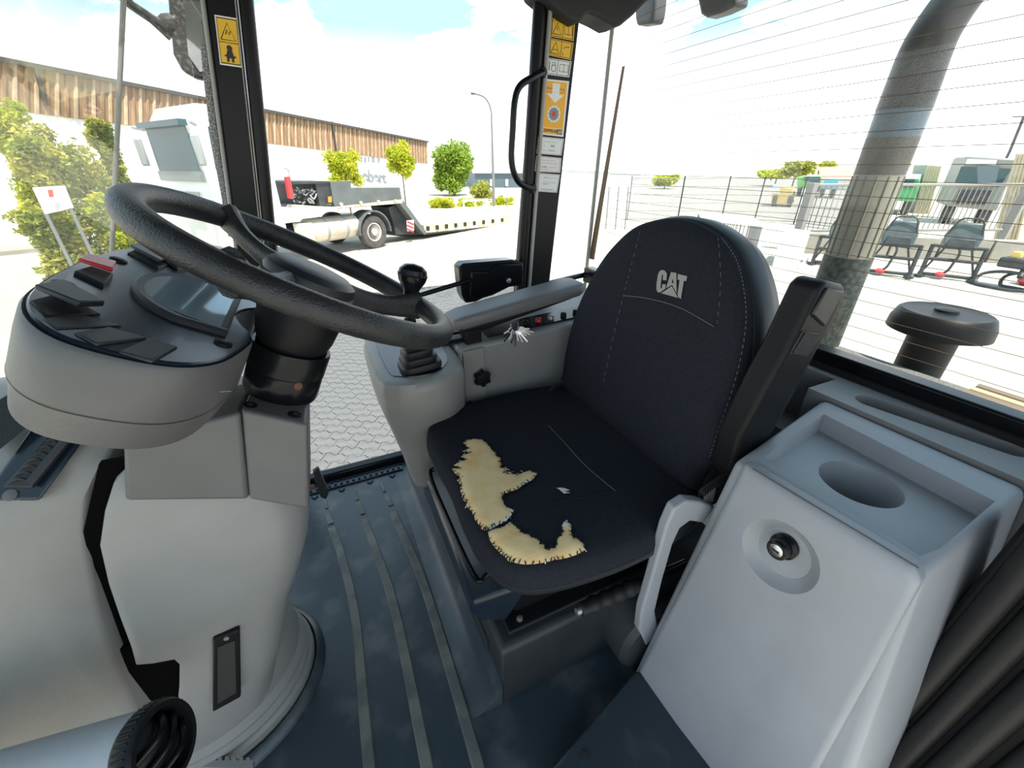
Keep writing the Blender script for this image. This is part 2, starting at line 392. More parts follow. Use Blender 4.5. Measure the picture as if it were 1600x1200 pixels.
# ================================================================== STEERING WHEEL AND COLUMN
WC = Vector((-.006, .66, 1.017)); AN = Vector((.5, 0, .866)).normalized(); AU = Vector((.866, 0, -.5)).normalized(); AY = Vector((0, 1, 0))
def rimp(deg, R=.2, h=0): return WC + (AU * math.cos(math.radians(deg)) + AY * math.sin(math.radians(deg))) * R + AN * h
sw = thing('steering_wheel', 'black textured steering wheel with a spinner knob', 'steering wheel', WC - AN * .05)
MB().tube([rimp(k * 5) for k in range(72)], .0168, 16, closed=True).build('rim', 'rim_rubber', sw)
for a in (22, 128, 245):
    pp = spline([rimp(a, .03, -.022), rimp(a, .09, -.022), rimp(a, .15, -.014), rimp(a, .197, 0)], 5, False)
    MB().tube(pp, [.026 - .009 * math.sin(PI * i / (len(pp) - 1)) for i in range(len(pp))], 12, flat=.62).build('spoke', 'rim_rubber', sw)
hb = MB().lathe([(.050, -.062), (.060, -.058), (.066, -.035), (.064, -.020), (.060, -.016)], WC, AN, 36).build('hub', 'rim_rubber', sw)
MB().lathe([(.061, -.017), (.0625, -.012), (.060, -.004), (.050, .003), (.030, .007), (.001, .008)], WC, AN, 36).build('cap', 'vinyl', hb)
kb = rimp(27, .19); KA = (AN - AU * .30).normalized()
kn = MB().lathe([(.013, .008), (.014, .018), (.018, .026), (.024, .036), (.0265, .046), (.0255, .050), (.024, .057), (.016, .064), (.001, .067)], kb, KA, 20).build('spinner_knob', 'black_gloss', sw)
MB().lathe([(.0262, .0465), (.0270, .048), (.0258, .0495)], kb, KA, 20, caps=(False, False)).build('seam', 'black_plastic', kn)

sc = thing('steering_column', 'black steering column with rubber boot and open collar', 'steering column', (-.12, .66, .78))
CA = Vector((.42, 0, .9075)).normalized(); CO = WC - AN * .030
MB().lathe([(.058, -.010), (.061, -.025), (.056, -.042), (.057, -.046), (.053, -.070), (.046, -.090), (.036, -.100), (.030, -.11)], CO, CA, 32).build('boot', 'black_plastic', sc)
MB().lathe([(.020, -.09), (.020, -.17)], CO, CA, 16).build('shaft', 'rusty', sc)
cl = MB().lathe([(.036, -.166), (.050, -.166), (.0525, -.160), (.0525, -.128), (.0515, -.126), (.0535, -.124), (.0545, -.090), (.0535, -.087), (.049, -.087), (.046, -.100), (.044, -.15)], CO, CA, 40, caps=(False, False)).build('collar', 'black_gloss', sc)
MB().lathe([(.006, 0), (.006, .002), (.002, .0035)], CO - CA * .138 + Vector((.35, -.937, -.0)).normalized() * .0515, (.35, -.937, 0), 10).build('plug', 'rusty', cl)
cb = thing('column_base', 'dark grey column foot cover with two sunk screws', 'cover', (-.12, .68, .70))
CT = (CO - CA * .164, CA)
def ctop(a, b, h=0): return sight(a, b, plane=(CT[0] + CA * h, CA))
top = [ctop(376, 640), ctop(481, 664), ctop(484, 606), ctop(400, 590)]
dwn = Vector((-.030, .0, -.15))
bot = [p + dwn for p in top]
MB().loft([bot, top]).build('body', 'mid_plastic', cb, bevel=.006, seg=3)
MB().loft([[top[0] + Vector((-.16, 0, -.10)), bot[0], bot[3], top[3] + Vector((-.16, 0, -.10))], [top[0] + Vector((-.13, 0, -.01)), top[0] + Vector((-.002, 0, -.004)), top[3] + Vector((-.002, 0, -.004)), top[3] + Vector((-.13, 0, -.01))]]).build('side_cover', 'mid_plastic', cb, bevel=.006)
for a, b in ((390, 633), (461, 648)):
    s = MB().lathe([(.0095, 0), (.0095, .0012), (.006, .002)], ctop(a, b), CA, 16).build('screw', 'black_plastic', cb)
    MB().lathe([(.0035, .002), (.0035, .003)], ctop(a, b), CA, 6).build('socket', 'ink', s)

# ================================================================== INSTRUMENT CONSOLE
PO = WC - AN * .10
def pan(u, v, h=0): return PO + AU * u + AY * v + AN * h
PLN = (PO, AN)
def pp_(a, b, h=0): return sight(a, b, plane=(PO + AN * h, AN))
half = [(-.236, 0), (-.234, -.07), (-.226, -.14), (-.203, -.190), (-.165, -.214), (-.105, -.211), (-.068, -.175), (-.047, -.105), (-.045, -.068), (-.060, -.038), (-.070, 0)]
outl = spline([(u, v, 0) for u, v in half + [(u, -v) for u, v in half[-2:0:-1]]], 5)
ccx = sum(p.x for p in outl) / len(outl)
def ring(sc_, h, du=0): return [pan(ccx + (p.x - ccx) * sc_ + du, p.y * sc_, h) for p in outl]
ic = thing('instrument_console', 'grey instrument console with glossy black switch panel and round-ended display', 'instrument panel', pan(-.14, 0, -.10))
MB().loft([ring(.55, -.124, -.02), ring(.80, -.119, -.012), ring(.93, -.102, -.004), ring(.985, -.066), ring(1.0, -.061), ring(1.005, -.02), ring(1.0, -.003), ring(.985, .0005), ring(.965, -.002)]).build('housing', 'mid_plastic', ic, smooth=60)
MB().loft([ring(.9925, -.0637), ring(.9975, -.0625), ring(1.0015, -.0612)], caps=(False, False)).build('seam', 'ink', ic)
pf = MB().loft([ring(.966, -.004), ring(.966, .002), ring(.955, .0035)]).build('panel', 'panel_face', ic, smooth=30)
dsh = lambda s, h: [pan(-.072 - (.108 * s) * max(0, math.cos(t)) ** .8 + (.004 * s if math.cos(t) <= 0 else 0), .098 * s * max(-1, min(1, math.sin(t) * (1.08 if math.cos(t) > 0 else 1))), h) for t in [(-.5 + k / 30) * PI for k in range(31)]]
sb_ = MB().loft([dsh(1.0, .002), dsh(1.0, .008), dsh(.965, .011), dsh(.86, .009), dsh(.86, .006)]).build('display_bezel', 'dark_plastic', ic)
scr = [pan(-.080 - .092 * max(0, math.cos(t)) ** .8, .083 * math.sin(t), .0085) for t in [(-.5 + k / 30) * PI for k in range(31)]]
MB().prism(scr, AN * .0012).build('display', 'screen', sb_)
def rocker(q, h0, h1, m='dark_plastic', lift=0, name='rocker_switch', par=None):
    b = [pp_(a, c, .002) for a, c in q]; hs = [h0, h0, h1, h1]
    return MB().loft([[p + AN * lift for p in b], [p + AN * (lift + k) for p, k in zip(b, hs)]]).build(name, m, par or ic, bevel=.0015)
base1 = rocker([(45, 473), (92, 461), (158, 494), (70, 498)], .003, .003, 'black_plastic')
rocker([(50, 462), (95, 452), (160, 489), (118, 492)], .005, .007, 'vinyl', .007, 'paddle', base1)
rocker([(64, 500), (122, 492), (190, 512), (88, 517)], .002, .003)
rocker([(114, 524), (170, 514), (229, 532), (150, 543)], .003, .004)
rocker([(184, 553), (232, 532), (277, 546), (237, 569)], .003, .004)
base2 = rocker([(114, 430), (140, 422), (176, 434), (160, 452)], .006, .006, 'black_plastic')
rocker([(118, 420), (134, 411), (178, 425), (172, 437)], .004, .006, 'red_plastic', .009, 'paddle', base2)
for q in ([(198, 398), (214, 391), (262, 417), (246, 423)], [(238, 402), (254, 398), (292, 421), (276, 425)]):
    b_ = rocker(q, .004, .004, 'black_plastic')
    rocker([(q[0][0] + 2, q[0][1] - 6), (q[1][0] + 2, q[1][1] - 5), (q[2][0], q[2][1] - 5), (q[3][0], q[3][1] - 5)], .004, .006, 'vinyl', .006, 'paddle', b_)
for a, b in ((184, 411), (98, 450), (347, 541)):
    MB().lathe([(.0095, .002), (.009, .0055), (.006, .007)], pp_(a, b), AN, 16).build('button', 'black_plastic', ic)
MB().tube([pp_(40, 560, 0) * 0 + sight(344, 612, y=.475), sight(361, 611, y=.477)], .0006, 5).build('scratch', 'thread', ic)

# ================================================================== DASH AND PEDESTAL
dc = thing('dash_panel', 'light grey dash side panel with a slotted black air vent', 'dashboard', (-.5, .75, 0))
prof = [(1.02, .80), (.88, .845), (.76, .835), (.68, .80), (.635, .74), (.615, .66), (.605, .52), (.602, .36), (.605, .18), (.61, 0.002)]
prof = [(p.x, p.y) for p in spline([(a, b, 0) for a, b in prof], 4, False)]
def xr(z):
    T = [(0, -.475), (.42, -.424), (.55, -.402), (.69, -.369), (.74, -.352), (.80, -.312), (.86, -.267)]
    for (z0, x0), (z1, x1) in zip(T, T[1:]):
        if z <= z1: return x0 + (x1 - x0) * (z - z0) / (z1 - z0)
    return T[-1][1]
rr_ = []
for x in (-.70, -.60, -.52, -.46): rr_.append([(min(x, xr(b) - .02), a, b) for a, b in prof] + [(min(x, -.45), 1.02, .002)])
rr_.append([(xr(b) - .008, a, b) for a, b in prof] + [(-.45, 1.02, .002)])
rr_.append([(xr(b), a + .008, b) for a, b in prof] + [(-.45, 1.02, .002)])
MB().loft(rr_).build('body', 'warm_plastic', dc, smooth=50)
# vent lies on the slope of the panel
VN = Vector((0, -.66, .75)).normalized(); VP = (Vector((-.4, .672, .803)), VN)
def vv(a, b, h=0): return sight(a, b, plane=(VP[0] + VN * h, VN))
vf = MB().loft([[vv(a, b, -.02) for a, b in ((-30, 782), (62, 782), (135, 682), (60, 655))], [vv(a, b, .004) for a, b in ((-30, 782), (62, 782), (135, 682), (60, 655))]]).build('vent_plate', 'panel_face', dc, bevel=.004, seg=3)
MB().loft([[vv(a, b, .003) for a, b in ((3, 762), (50, 764), (122, 671), (94, 661))], [vv(a, b, .007) for a, b in ((5, 761), (49, 762), (120, 672), (95, 663))]]).build('vent_slot', 'ink', vf, bevel=.002)
for k in range(9):
    t = (k + .5) / 9; a0 = Vector((10 + 86 * t, 758 - 94 * t, 0)); a1 = Vector((40 + 68 * t, 756 - 90 * t, 0))
    MB().tube(spline([vv(a0.x, a0.y, .007), vv((a0.x + a1.x) / 2, (a0.y + a1.y) / 2 - 4, .009), vv(a1.x, a1.y, .007)], 3, False), .0016, 6).build('louvre', 'dark_plastic', vf)
MB().tube([vv(46, 757, .010), vv(118, 670, .010)], .006, 8).build('thumb_bar', 'vinyl', vf)
MB().lathe([(.0075, 0), (.0075, .002), (.003, .003)], vv(17, 774, .004), VN, 12).build('screw', 'mid_plastic', vf)
MB().loft([[vv(a, b, .001) for a, b in ((-60, 660), (0, 702), (62, 652), (20, 612))], [vv(a, b, .02) for a, b in ((-60, 660), (0, 702), (62, 652), (20, 612))]]).build('brush_strip', 'rubber', dc)

pd = thing('steering_pedestal', 'grey moulded steering pedestal with flared foot on the floor mat', 'pedestal', (-.35, .78, 0))
rows = [  # z, x left edge, x driver side, y near face
    (.815, -.265, -.205, .665), (.812, -.272, -.165, .635), (.800, -.280, -.125, .615), (.775, -.305, -.105, .603), (.74, -.325, -.098, .597), (.69, -.347, -.096, .592),
    (.62, -.362, -.098, .590), (.55, -.374, -.112, .590), (.48, -.386, -.140, .592), (.435, -.396, -.162, .594), (.425, -.380, -.168, .594), (.415, -.352, -.172, .594), (.395, -.350, -.180, .595), (.34, -.368, -.198, .596), (.27, -.395, -.222, .602), (.20, -.42, -.25, .615), (.10, -.45, -.28, .635), (.02, -.47, -.30, .65)]
rg = []
for z, xl, x1, yn in rows:
    wn = max(.02, x1 - .075 - xl)
    c = [(xl, yn + .004), (xl + .012, yn), (xl + .012 + wn * .5, yn - .004), (xl + .012 + wn, yn + .004), (x1 - .030, yn + .018), (x1 - .008, yn + .048), (x1, yn + .10), (x1 - .002, yn + .19), (x1 - .02, yn + .28), (x1 - .06, yn + .33), (x1 - .14, yn + .34), (xl - .02, yn + .34)]
    rg.append([(p.x, p.y, z - max(0, p.x + .29) * .62 * max(0, z - .60) / .25) for p in spline([(a, b, 0) for a, b in c], 3, False)])
MB().loft(rg, close=True, caps=(True, True)).build('cover', 'grey_plastic', pd, smooth=50)
MB().loft([[(xr(z) - .004, y_, z), (x_, y_, z), (x_, .72, z), (xr(z) - .004, .72, z)] for z, x_, y_ in ((.004, -.455, .68), (.1, -.44, .662), (.2, -.415, .642), (.3, -.378, .625), (.40, -.340, .616), (.46, -.345, .616))]).build('notch_shade', 'void', pd)  # solid black block colours in the shade of the open notch
MB().loft([[(xr(z) - .004, .622, z), (xr(z) + .045, .622, z), (xr(z) + .045, .632, z), (xr(z) - .004, .632, z)] for z in (.42, .5, .6, .7, .8)]).build('gap_shade', 'void', pd)  # black strip behind the open gap colours in its shade
sl = [sight(a, b, y=.584) for a, b in ((332, 1000), (374, 984), (376, 1090), (332, 1114))]
slo = MB().prism(sl, (0, .012, 0)).build('flat_plate', 'black_plastic', pd, bevel=.003)
MB().prism([sight(a, b, y=.5825) for a, b in ((340, 1012), (367, 1001), (369, 1082), (340, 1100))], (0, .004, 0)).build('inset', 'ink', slo)
MB().lathe([(.004, 0), (.004, .003)], sight(354, 996, y=.584), (0, -1, 0), 10).build('screw', 'dull_steel', slo)
def ell(rx, ry, z, cx=-.43, cy=.80): return [(cx + rx * math.cos(t), cy + ry * math.sin(t), z) for t in [2 * PI * k / 48 for k in range(48)]]
MB().loft([ell(.222, .198, .002), ell(.222, .198, .04), ell(.215, .193, .05), ell(.217, .194, .06), ell(.210, .189, .075), ell(.213, .191, .085), ell(.203, .184, .105), ell(.206, .186, .115), ell(.200, .186, .16), ell(.196, .182, .20), ell(.185, .172, .25), ell(.15, .14, .275)]).build('foot_boot', 'warm_plastic', pd, smooth=25)
MB().loft([ell(.245, .225, .001), ell(.240, .218, .018), ell(.228, .205, .024), ell(.224, .200, .010)], caps=(False, False)).build('floor_lip', 'floor_mat', fl, smooth=60)

# air nozzle
NA = Vector((.90, -.22, .26)).normalized(); NC = sight(232, 1172, y=.40)
an = thing('air_nozzle', 'round black swivelling air nozzle on a light grey tube', 'air vent', NC - NA * .2)
MB().lathe([(.075, -.42), (.062, -.25), (.052, -.10), (.047, -.03), (.045, -.004)], NC, NA, 32).build('tube', 'light_plastic', an)
bz = MB().lathe([(.045, -.006), (.049, 0), (.049, .018), (.046, .023), (.040, .023), (.038, .012), (.037, -.004)], NC, NA, 40, caps=(False, False)).build('bezel', 'black_plastic', an)
na, nb, _ = frame(NA)
for k in range(44):
    t = 2 * PI * k / 44; p = NC + (na * math.cos(t) + nb * math.sin(t)) * .0493
    MB().tube([p + NA * .002, p + NA * .017], .0014, 5).build('grip_ridge', 'black_plastic', bz)
MB().lathe([(.037, .0), (.036, .006), (.028, .014), (.014, .020), (.001, .021)], NC, NA, 28).build('ball', 'rubber', an)
for h in (-.016, .003, .022):
    wdt = math.sqrt(.037 ** 2 - h * h)
    MB().tube(spline([NC + nb * -wdt + na * h + NA * .012, NC + na * h + NA * .030, NC + nb * wdt + na * h + NA * .012], 5, False), .004, 8).build('fin', 'black_gloss', an)

# pedals
bp = thing('brake_pedal', 'small black pedal hanging beside the steering pedestal near the door sill', 'pedal', (-.15, 1.3, .02))
MB().loft([[sight(488, 738, y=1.30), sight(497, 731, y=1.30), sight(514, 770, y=1.25), sight(509, 781, y=1.25), sight(501, 777, y=1.25)], [p + Vector((0, .03, -.01)) for p in (sight(488, 738, y=1.30), sight(497, 731, y=1.30), sight(514, 770, y=1.25), sight(509, 781, y=1.25), sight(501, 777, y=1.25))]]).build('pad', 'rubber', bp, bevel=.004)
MB().tube([sight(492, 760, y=1.29), (-.24, 1.30, .16), (-.30, 1.28, .25)], .008, 8).build('arm', 'rusty', bp)
tp = thing('serrated_pedal', 'worn serrated pedal edge low beside the pedestal foot', 'pedal', (-.42, .58, 0))
pts = [sight(318, 1202, z=.05), sight(318, 1192, z=.05)]
for k in range(7):
    pts += [sight(322 + k * 11, 1183 + k * .8, z=.05), sight(327 + k * 11, 1183 + k * .8, z=.05), sight(328 + k * 11, 1192, z=.05), sight(332 + k * 11, 1192, z=.05)]
pts += [sight(398, 1205, z=.05)]
MB().prism(pts, (0, 0, .012)).build('plate', 'warm_plastic', tp)
MB().tube([sight(350, 1200, z=.05), (-.47, .60, .02), (-.52, .62, .004)], .01, 8).build('arm', 'black_plastic', tp)

# ================================================================== SEAT
SY = .745
sbse = thing('seat_plinth', 'dark grey moulded seat plinth rising from the floor mat', 'plinth', (.45, .9, 0))
MB().loft([[(.196, .475, .002), (.70, .475, .002), (.70, 1.40, .002), (.196, 1.40, .002)], [(.199, .482, .19), (.70, .482, .19), (.70, 1.40, .19), (.199, 1.40, .19)], [(.207, .492, .20), (.70, .492, .20), (.70, 1.40, .20), (.207, 1.40, .20)]]).build('body', 'dark_plastic', sbse, bevel=.006)
MB().tube([(.58, .52, .02), (.58, .475, .08), (.58, .45, .12)], .001, 6).build('scuff', 'thread', sbse)
MB().lathe([(.12, 0), (.12, .09), (.112, .10), (.108, .105)], (.60, .50, .10), (0, -1, 0), 40).build('wheel_arch', 'dark_plastic', sbse)
for y0, y1 in ((.97, 1.20), (.56, .82)):
    v_ = MB().prism([(.1935, y0, .055), (.1935, y1, .055), (.1935, y1 - .01, .135), (.1935, y0, .125)], (.004, 0, 0)).build('vent_recess', 'ink', sbse)
    MB().prism([(.1925, y0 + .01, .06), (.1925, y1 - .02, .06), (.1925, y1 - .02, .078), (.1925, y0 + .01, .075)], (.002, 0, 0)).build('vent_lip', 'dark_plastic', v_)

st = thing('operator_seat', 'black fabric operator seat with torn cushion showing yellow foam', 'seat', (.45, SY, .20))
MB().loft([[(.26, .55, .20), (.66, .55, .20), (.66, .96, .20), (.26, .96, .20)], [(.25, .53, .25), (.67, .53, .25), (.67, .97, .25), (.25, .97, .25)], [(.23, .50, .39), (.70, .50, .39), (.70, .99, .39), (.23, .99, .39)]]).build('suspension_cover', 'black_plastic', st, bevel=.012)
bpz = MB().span((.225, .50, .20), (.70, 1.02, .224)).build('base_plate', 'black_plastic', st, bevel=.005)
MB().lathe([(.008, 0), (.008, .006), (.004, .008)], (.262, .52, .224), (0, 0, 1), 6).build('bolt', 'dull_steel', bpz)
MB().loft([[(.180, .55, .225), (.235, .53, .222), (.235, .97, .222), (.180, .95, .225)], [(.158, .56, .260), (.26, .50, .33), (.26, .98, .33), (.158, .95, .265)], [(.166, .56, .290), (.26, .50, .37), (.26, .98, .37), (.166, .96, .325)]]).build('front_skirt', 'panel_face', st, bevel=.008)
MB().tube(spline([(.235, .56, .385), (.195, .55, .378), (.172, .56, .376), (.168, .75, .376), (.172, .92, .376), (.20, .935, .38), (.24, .94, .395)], 4, False), .0065, 10).build('slide_lever', 'black_gloss', st)
swt = MB().loft([[(.19, .91, .275), (.19, .96, .275), (.19, .96, .325), (.19, .91, .315)], [(.176, .915, .28), (.176, .955, .28), (.180, .952, .318), (.180, .918, .310)]]).build('weight_dial', 'black_gloss', st, bevel=.004)
MB().span((.1735, .925, .288), (.177, .944, .302)).build('mark', 'red_plastic', swt)
cpts = [(.181, SY), (.175, .62), (.183, .512), (.238, .434), (.40, .404), (.58, .410), (.69, .445), (.735, .56), (.742, SY)]
cpts = cpts + [(x, 2 * SY - .010 - y) for x, y in cpts[-2:0:-1]]
cout = spline([(x, y, 0) for x, y in cpts], 6); CC = Vector((.47, SY, 0))
def cring(s, z): return [(CC.x + (p.x - CC.x) * s, CC.y + (p.y - CC.y) * s, z) for p in cout]
CPROF = [(1.0, .452), (.996, .470), (.980, .487), (.952, .497), (.89, .503), (.74, .503), (.58, .499), (.38, .494), (.18, .491), (.001, .490)]
def cush_z(p):
    d = Vector((p.x - CC.x, p.y - CC.y)); r = d.length
    if r < 1e-5: return CPROF[-1][1]
    a = math.atan2(d.y, d.x); best = min(cout, key=lambda q: abs((math.atan2(q.y - CC.y, q.x - CC.x) - a + PI) % (2 * PI) - PI))
    s = r / math.hypot(best.x - CC.x, best.y - CC.y)
    for (s0, z0), (s1, z1) in zip(CPROF, CPROF[1:]):
        if s >= s1: return z0 + (z1 - z0) * max(0, min(1, (s0 - s) / (s0 - s1))) if s <= s0 else z0 - (s - s0) * .5
    return CPROF[-1][1]
cu = MB().loft([cring(s, z) for s, z in CPROF]).build('cushion', 'fabric', st, smooth=60)
MB().loft([cring(.84, .418), cring(.945, .421), cring(.985, .429), cring(1.001, .441), cring(1.001, .453)], caps=(True, False)).build('cushion_skirt', 'vinyl', st, smooth=60)
def on_cush(a, b, h=.001):
    p = sight(a, b, z=.497)
    for _ in range(3): p = sight(a, b, z=cush_z(p))
    p.z += h; return p
Z8 = lambda L: [(420 + a / 2.307, 680 + b / 2.307) for a, b in L]
tear1 = Z8([(700, 30), (718, 22), (735, 15), (752, 17), (770, 18), (786, 30), (800, 45), (806, 58), (822, 66), (818, 76), (834, 84), (832, 98), (840, 108), (836, 120), (872, 128), (850, 136), (884, 134), (862, 143), (905, 139), (894, 147), (940, 130), (968, 142), (950, 165), (925, 178), (900, 197), (870, 206), (850, 213), (842, 228), (848, 243), (858, 262), (880, 275), (868, 300), (845, 320), (815, 330), (790, 346), (774, 346), (760, 330), (740, 305), (732, 280), (715, 262), (712, 245), (700, 238), (702, 222), (690, 200), (694, 182), (678, 165), (692, 160), (676, 146), (660, 122), (690, 124), (666, 112), (690, 98), (712, 92), (692, 80), (726, 66), (700, 62), (720, 50)])
tear2 = Z8([(790, 352), (815, 340), (842, 334), (872, 320), (898, 338), (908, 352), (938, 360), (950, 372), (972, 380), (978, 396), (990, 392), (994, 412), (1010, 415), (1032, 408), (1036, 385), (1044, 370), (1054, 362), (1062, 350), (1056, 326), (1075, 310), (1092, 330), (1088, 352), (1098, 374), (1116, 378), (1132, 392), (1138, 418), (1112, 434), (1060, 450), (1030, 452), (1000, 461), (950, 469), (900, 469), (876, 462), (858, 452), (842, 438), (826, 420), (806, 398)])
def patch(name, poly, m, h0=.003, dome=.004):
    P2 = [on_cush(a, b, 0) for a, b in poly]
    jit = []
    for i, p in enumerate(P2):
        q = P2[(i + 1) % len(P2)]; jit.append(Vector((p.x, p.y)))
        mid = (p + q) / 2; jit.append(Vector((mid.x + rnd.uniform(-.0022, .0022), mid.y + rnd.uniform(-.0022, .0022))))
    n = len(jit); inner = []
    x0, x1 = min(p.x for p in jit), max(p.x for p in jit); y0, y1 = min(p.y for p in jit), max(p.y for p in jit)
    def inside(q):
        c = False
        for i in range(n):
            a, b = jit[i], jit[(i + 1) % n]
            if (a.y > q.y) != (b.y > q.y) and q.x < (b.x - a.x) * (q.y - a.y) / (b.y - a.y) + a.x: c = not c
        return c
    k = .010; y = y0
    while y < y1:
        x = x0
        while x < x1:
            q = Vector((x + rnd.uniform(-.003, .003), y + rnd.uniform(-.003, .003)))
            if inside(q) and min((q - j).length for j in jit) > .005: inner.append(q)
            x += k
        y += k
    vs, es, fs, *_ = delaunay_2d_cdt(jit + inner, [(i, (i + 1) % n) for i in range(n)], [list(range(n))], 1, 1e-6)
    out = []
    for i, q in enumerate(vs):
        dd = min((q - j).length for j in jit)
        z = cush_z(Vector((q.x, q.y, 0))) + h0 + dome * min(1, dd / .008) + (rnd.uniform(-.0008, .0008) if dd > .004 else 0)
        out.append((q.x, q.y, z))
    mb = MB(); mb.add(out, [tuple(f) for f in fs]); o = mb.build(name, m, cu, smooth=70)
    return o, out, jit
f1, o1, j1 = patch('foam_tear', tear1, 'foam'); f2, o2, j2 = patch('foam_tear', tear2, 'foam')
fr = MB(); fb = MB()
for jl, c in ((j1, Vector((.30, .70))), (j2, Vector((.33, .52)))):
    for q in jl:
        for _ in range(2):
            d = Vector((c.x - q.x, c.y - q.y)).normalized(); a = rnd.uniform(-.9, .9)
            d = Vector((d.x * math.cos(a) - d.y * math.sin(a), d.x * math.sin(a) + d.y * math.cos(a))); l = rnd.uniform(.002, .009)
            p0 = Vector((q.x - d.x * .004, q.y - d.y * .004, 0)); p1 = Vector((q.x + d.x * l * .5, q.y + d.y * l * .5, 0)); p2 = Vector((q.x + d.x * l, q.y + d.y * l, 0))
            for p, h in ((p0, .0025), (p1, .0062), (p2, .0058)): p.z = cush_z(p) + h
            (fb if rnd.random() < .93 else fr).tube([p0, p1, p2], [.0011, .0009, .0003], 4)
tag(fb.build('frayed_fabric', 'fabric', cu), kind='stuff')
tag(fr.build('frayed_thread', 'frayed', cu), kind='stuff')
for poly in (Z8([(900, 195), (950, 165), (968, 140), (945, 150), (915, 175)]), Z8([(782, 346), (815, 328), (850, 300), (862, 268), (884, 274), (872, 298), (838, 322), (800, 345)]), Z8([(1058, 330), (1074, 310), (1091, 330), (1076, 346)]), Z8([(1034, 196), (1052, 194), (1086, 204), (1062, 206), (1088, 214), (1064, 216), (1050, 204)])):
    patch('torn_lining', poly, 'frayed', .0045, .001)
def seam(pts, m='thread', r=.0007, dash=0, name='stitching', par=None, fn=None, n=10):
    pts = [fn(a, b) for a, b in pts]; pp = spline(pts, n, False); mb = MB()
    if dash:
        for i in range(0, len(pp) - 1, 2): mb.tube([pp[i], pp[i + 1]], r, 4)
    else: mb.tube(pp, r, 5)
    return mb.build(name, m, par)
seam([(857, 665), (880, 690), (915, 728), (962, 768)], par=cu, fn=on_cush)
seam([(857, 665), (790, 664), (735, 668)], 'vinyl', .0009, par=cu, fn=on_cush)
seam([(962, 768), (930, 775), (860, 788)], 'vinyl', .0009, par=cu, fn=on_cush)

LEAN = math.radians(11); BU = Vector((math.sin(LEAN), 0, math.cos(LEAN))); BN = Vector((-math.cos(LEAN), 0, math.sin(LEAN))); BO = Vector((.672, SY + .008, .485))
bh = [(0, .004), (.265, .006), (.290, .05), (.304, .15), (.296, .27), (.262, .38), (.215, .465), (.15, .53), (.075, .561), (0, .570)]
bp2 = [(a, b) for a, b in bh] + [(-a, b) for a, b in bh[-2:0:-1]]
bout = spline([(a, b, 0) for a, b in bp2], 6); BC = (0, .27)
def bring(s, d, sw_=None): return [BO + AY * (BC[0] + (p.x - BC[0]) * s) + BU * (BC[1] + (p.y - BC[1]) * (s if sw_ is None else sw_)) + BN * d for p in bout]
bk = MB().loft([bring(.985, -.035), bring(1.0, -.015), bring(.985, .006), bring(.95, .018), bring(.86, .028), bring(.70, .032), bring(.45, .030), bring(.2, .027), bring(.001, .026)]).build('backrest', 'fabric', st, smooth=60)
MB().loft([bring(.80, -.135), bring(.93, -.125), bring(1.01, -.10), bring(1.035, -.065), bring(1.03, -.035), bring(1.006, -.016), bring(.99, -.012)]).build('back_shell', 'vinyl', st, smooth=60)
BPL = (BO + BN * .0335, BN)
def on_back(a, b): return sight(a, b, plane=BPL)
seam([(975, 462), (1010, 466), (1060, 480), (1115, 510)], r=.0008, par=bk, fn=on_back)
seam([(1000, 362), (985, 420), (972, 470), (955, 540), (942, 600)], r=.0005, dash=1, par=bk, fn=on_back)
seam([(1122, 372), (1126, 440), (1120, 510)], r=.0004, dash=1, par=bk, fn=on_back)
BP2 = (BO + BN * .020, BN)
seam([(1128, 372), (1150, 405), (1162, 450), (1165, 510), (1150, 590), (1125, 665), (1108, 715)], r=.0006, dash=1, par=bk, fn=lambda a, b: sight(a, b, plane=BP2), n=16)
lo = sight(1029, 461, plane=(BO + BN * .0338, BN))
ZL = lambda L: [sight(1010 + a / 13.6, 410 + b / 13.6, plane=(BO + BN * .0335, BN)) for a, b in L]
for nm, L_ in (('letter_c', [(225, 600), (218, 480), (255, 250), (290, 182), (340, 160), (395, 175), (440, 240), (430, 385), (355, 375), (362, 262), (343, 245), (327, 300), (303, 540), (315, 562), (335, 545), (345, 460), (415, 465), (405, 560), (290, 640), (250, 635)]),
               ('letter_a', [(530, 205), (640, 225), (645, 650), (553, 478), (425, 545)]), ('letter_t', [(675, 245), (870, 295), (850, 400), (800, 390), (735, 775), (690, 740), (668, 680), (712, 380), (670, 365)]), ('brand_triangle', [(545, 505), (680, 755), (320, 655)])):
    MB().prism(ZL(L_), BN * .0012).build(nm, 'logo', bk, smooth=0)
MB().prism([p + BN * .0013 for p in ZL([(566, 350), (545, 435), (585, 441)])], BN * .0003).build('letter_gap', 'fabric', bk)
# folded armrest at the left of the backrest
aprof = [(.672, .60), (.700, .575), (.762, .640), (.788, .730), (.815, .83), (.838, .92), (.838, .955), (.824, .968), (.765, .982), (.748, .972), (.738, .93), (.722, .86), (.700, .80), (.668, .69)]
ar = MB().prism([(x, .398, z) for x, z in aprof], (0, .052, 0)).build('folded_armrest', 'black_plastic', st, bevel=.014, seg=4)
MB().prism([(x, .394, z) for x, z in ((.752, .925), (.768, .970), (.822, .958), (.804, .895))], (0, .006, 0)).build('armrest_pad', 'vinyl', ar, bevel=.004)
wlo, who = Vector((.738, .366, .862)), Vector((.792, .366, .842))
th = MB().prism([(.730, .395, .855), (.780, .395, .841), (.796, .395, .883), (.744, .395, .897)], (0, .006, 0)).build('adjuster', 'ink', ar, bevel=.002)
for k in range(6):
    t = (k + .5) / 6; a = Vector((.730, .393, .858)).lerp(Vector((.779, .393, .844)), t); b = Vector((.746, .393, .894)).lerp(Vector((.794, .393, .881)), t)
    MB().tube([a, b], .0028, 6).build('adjuster_rib', 'vinyl', th)
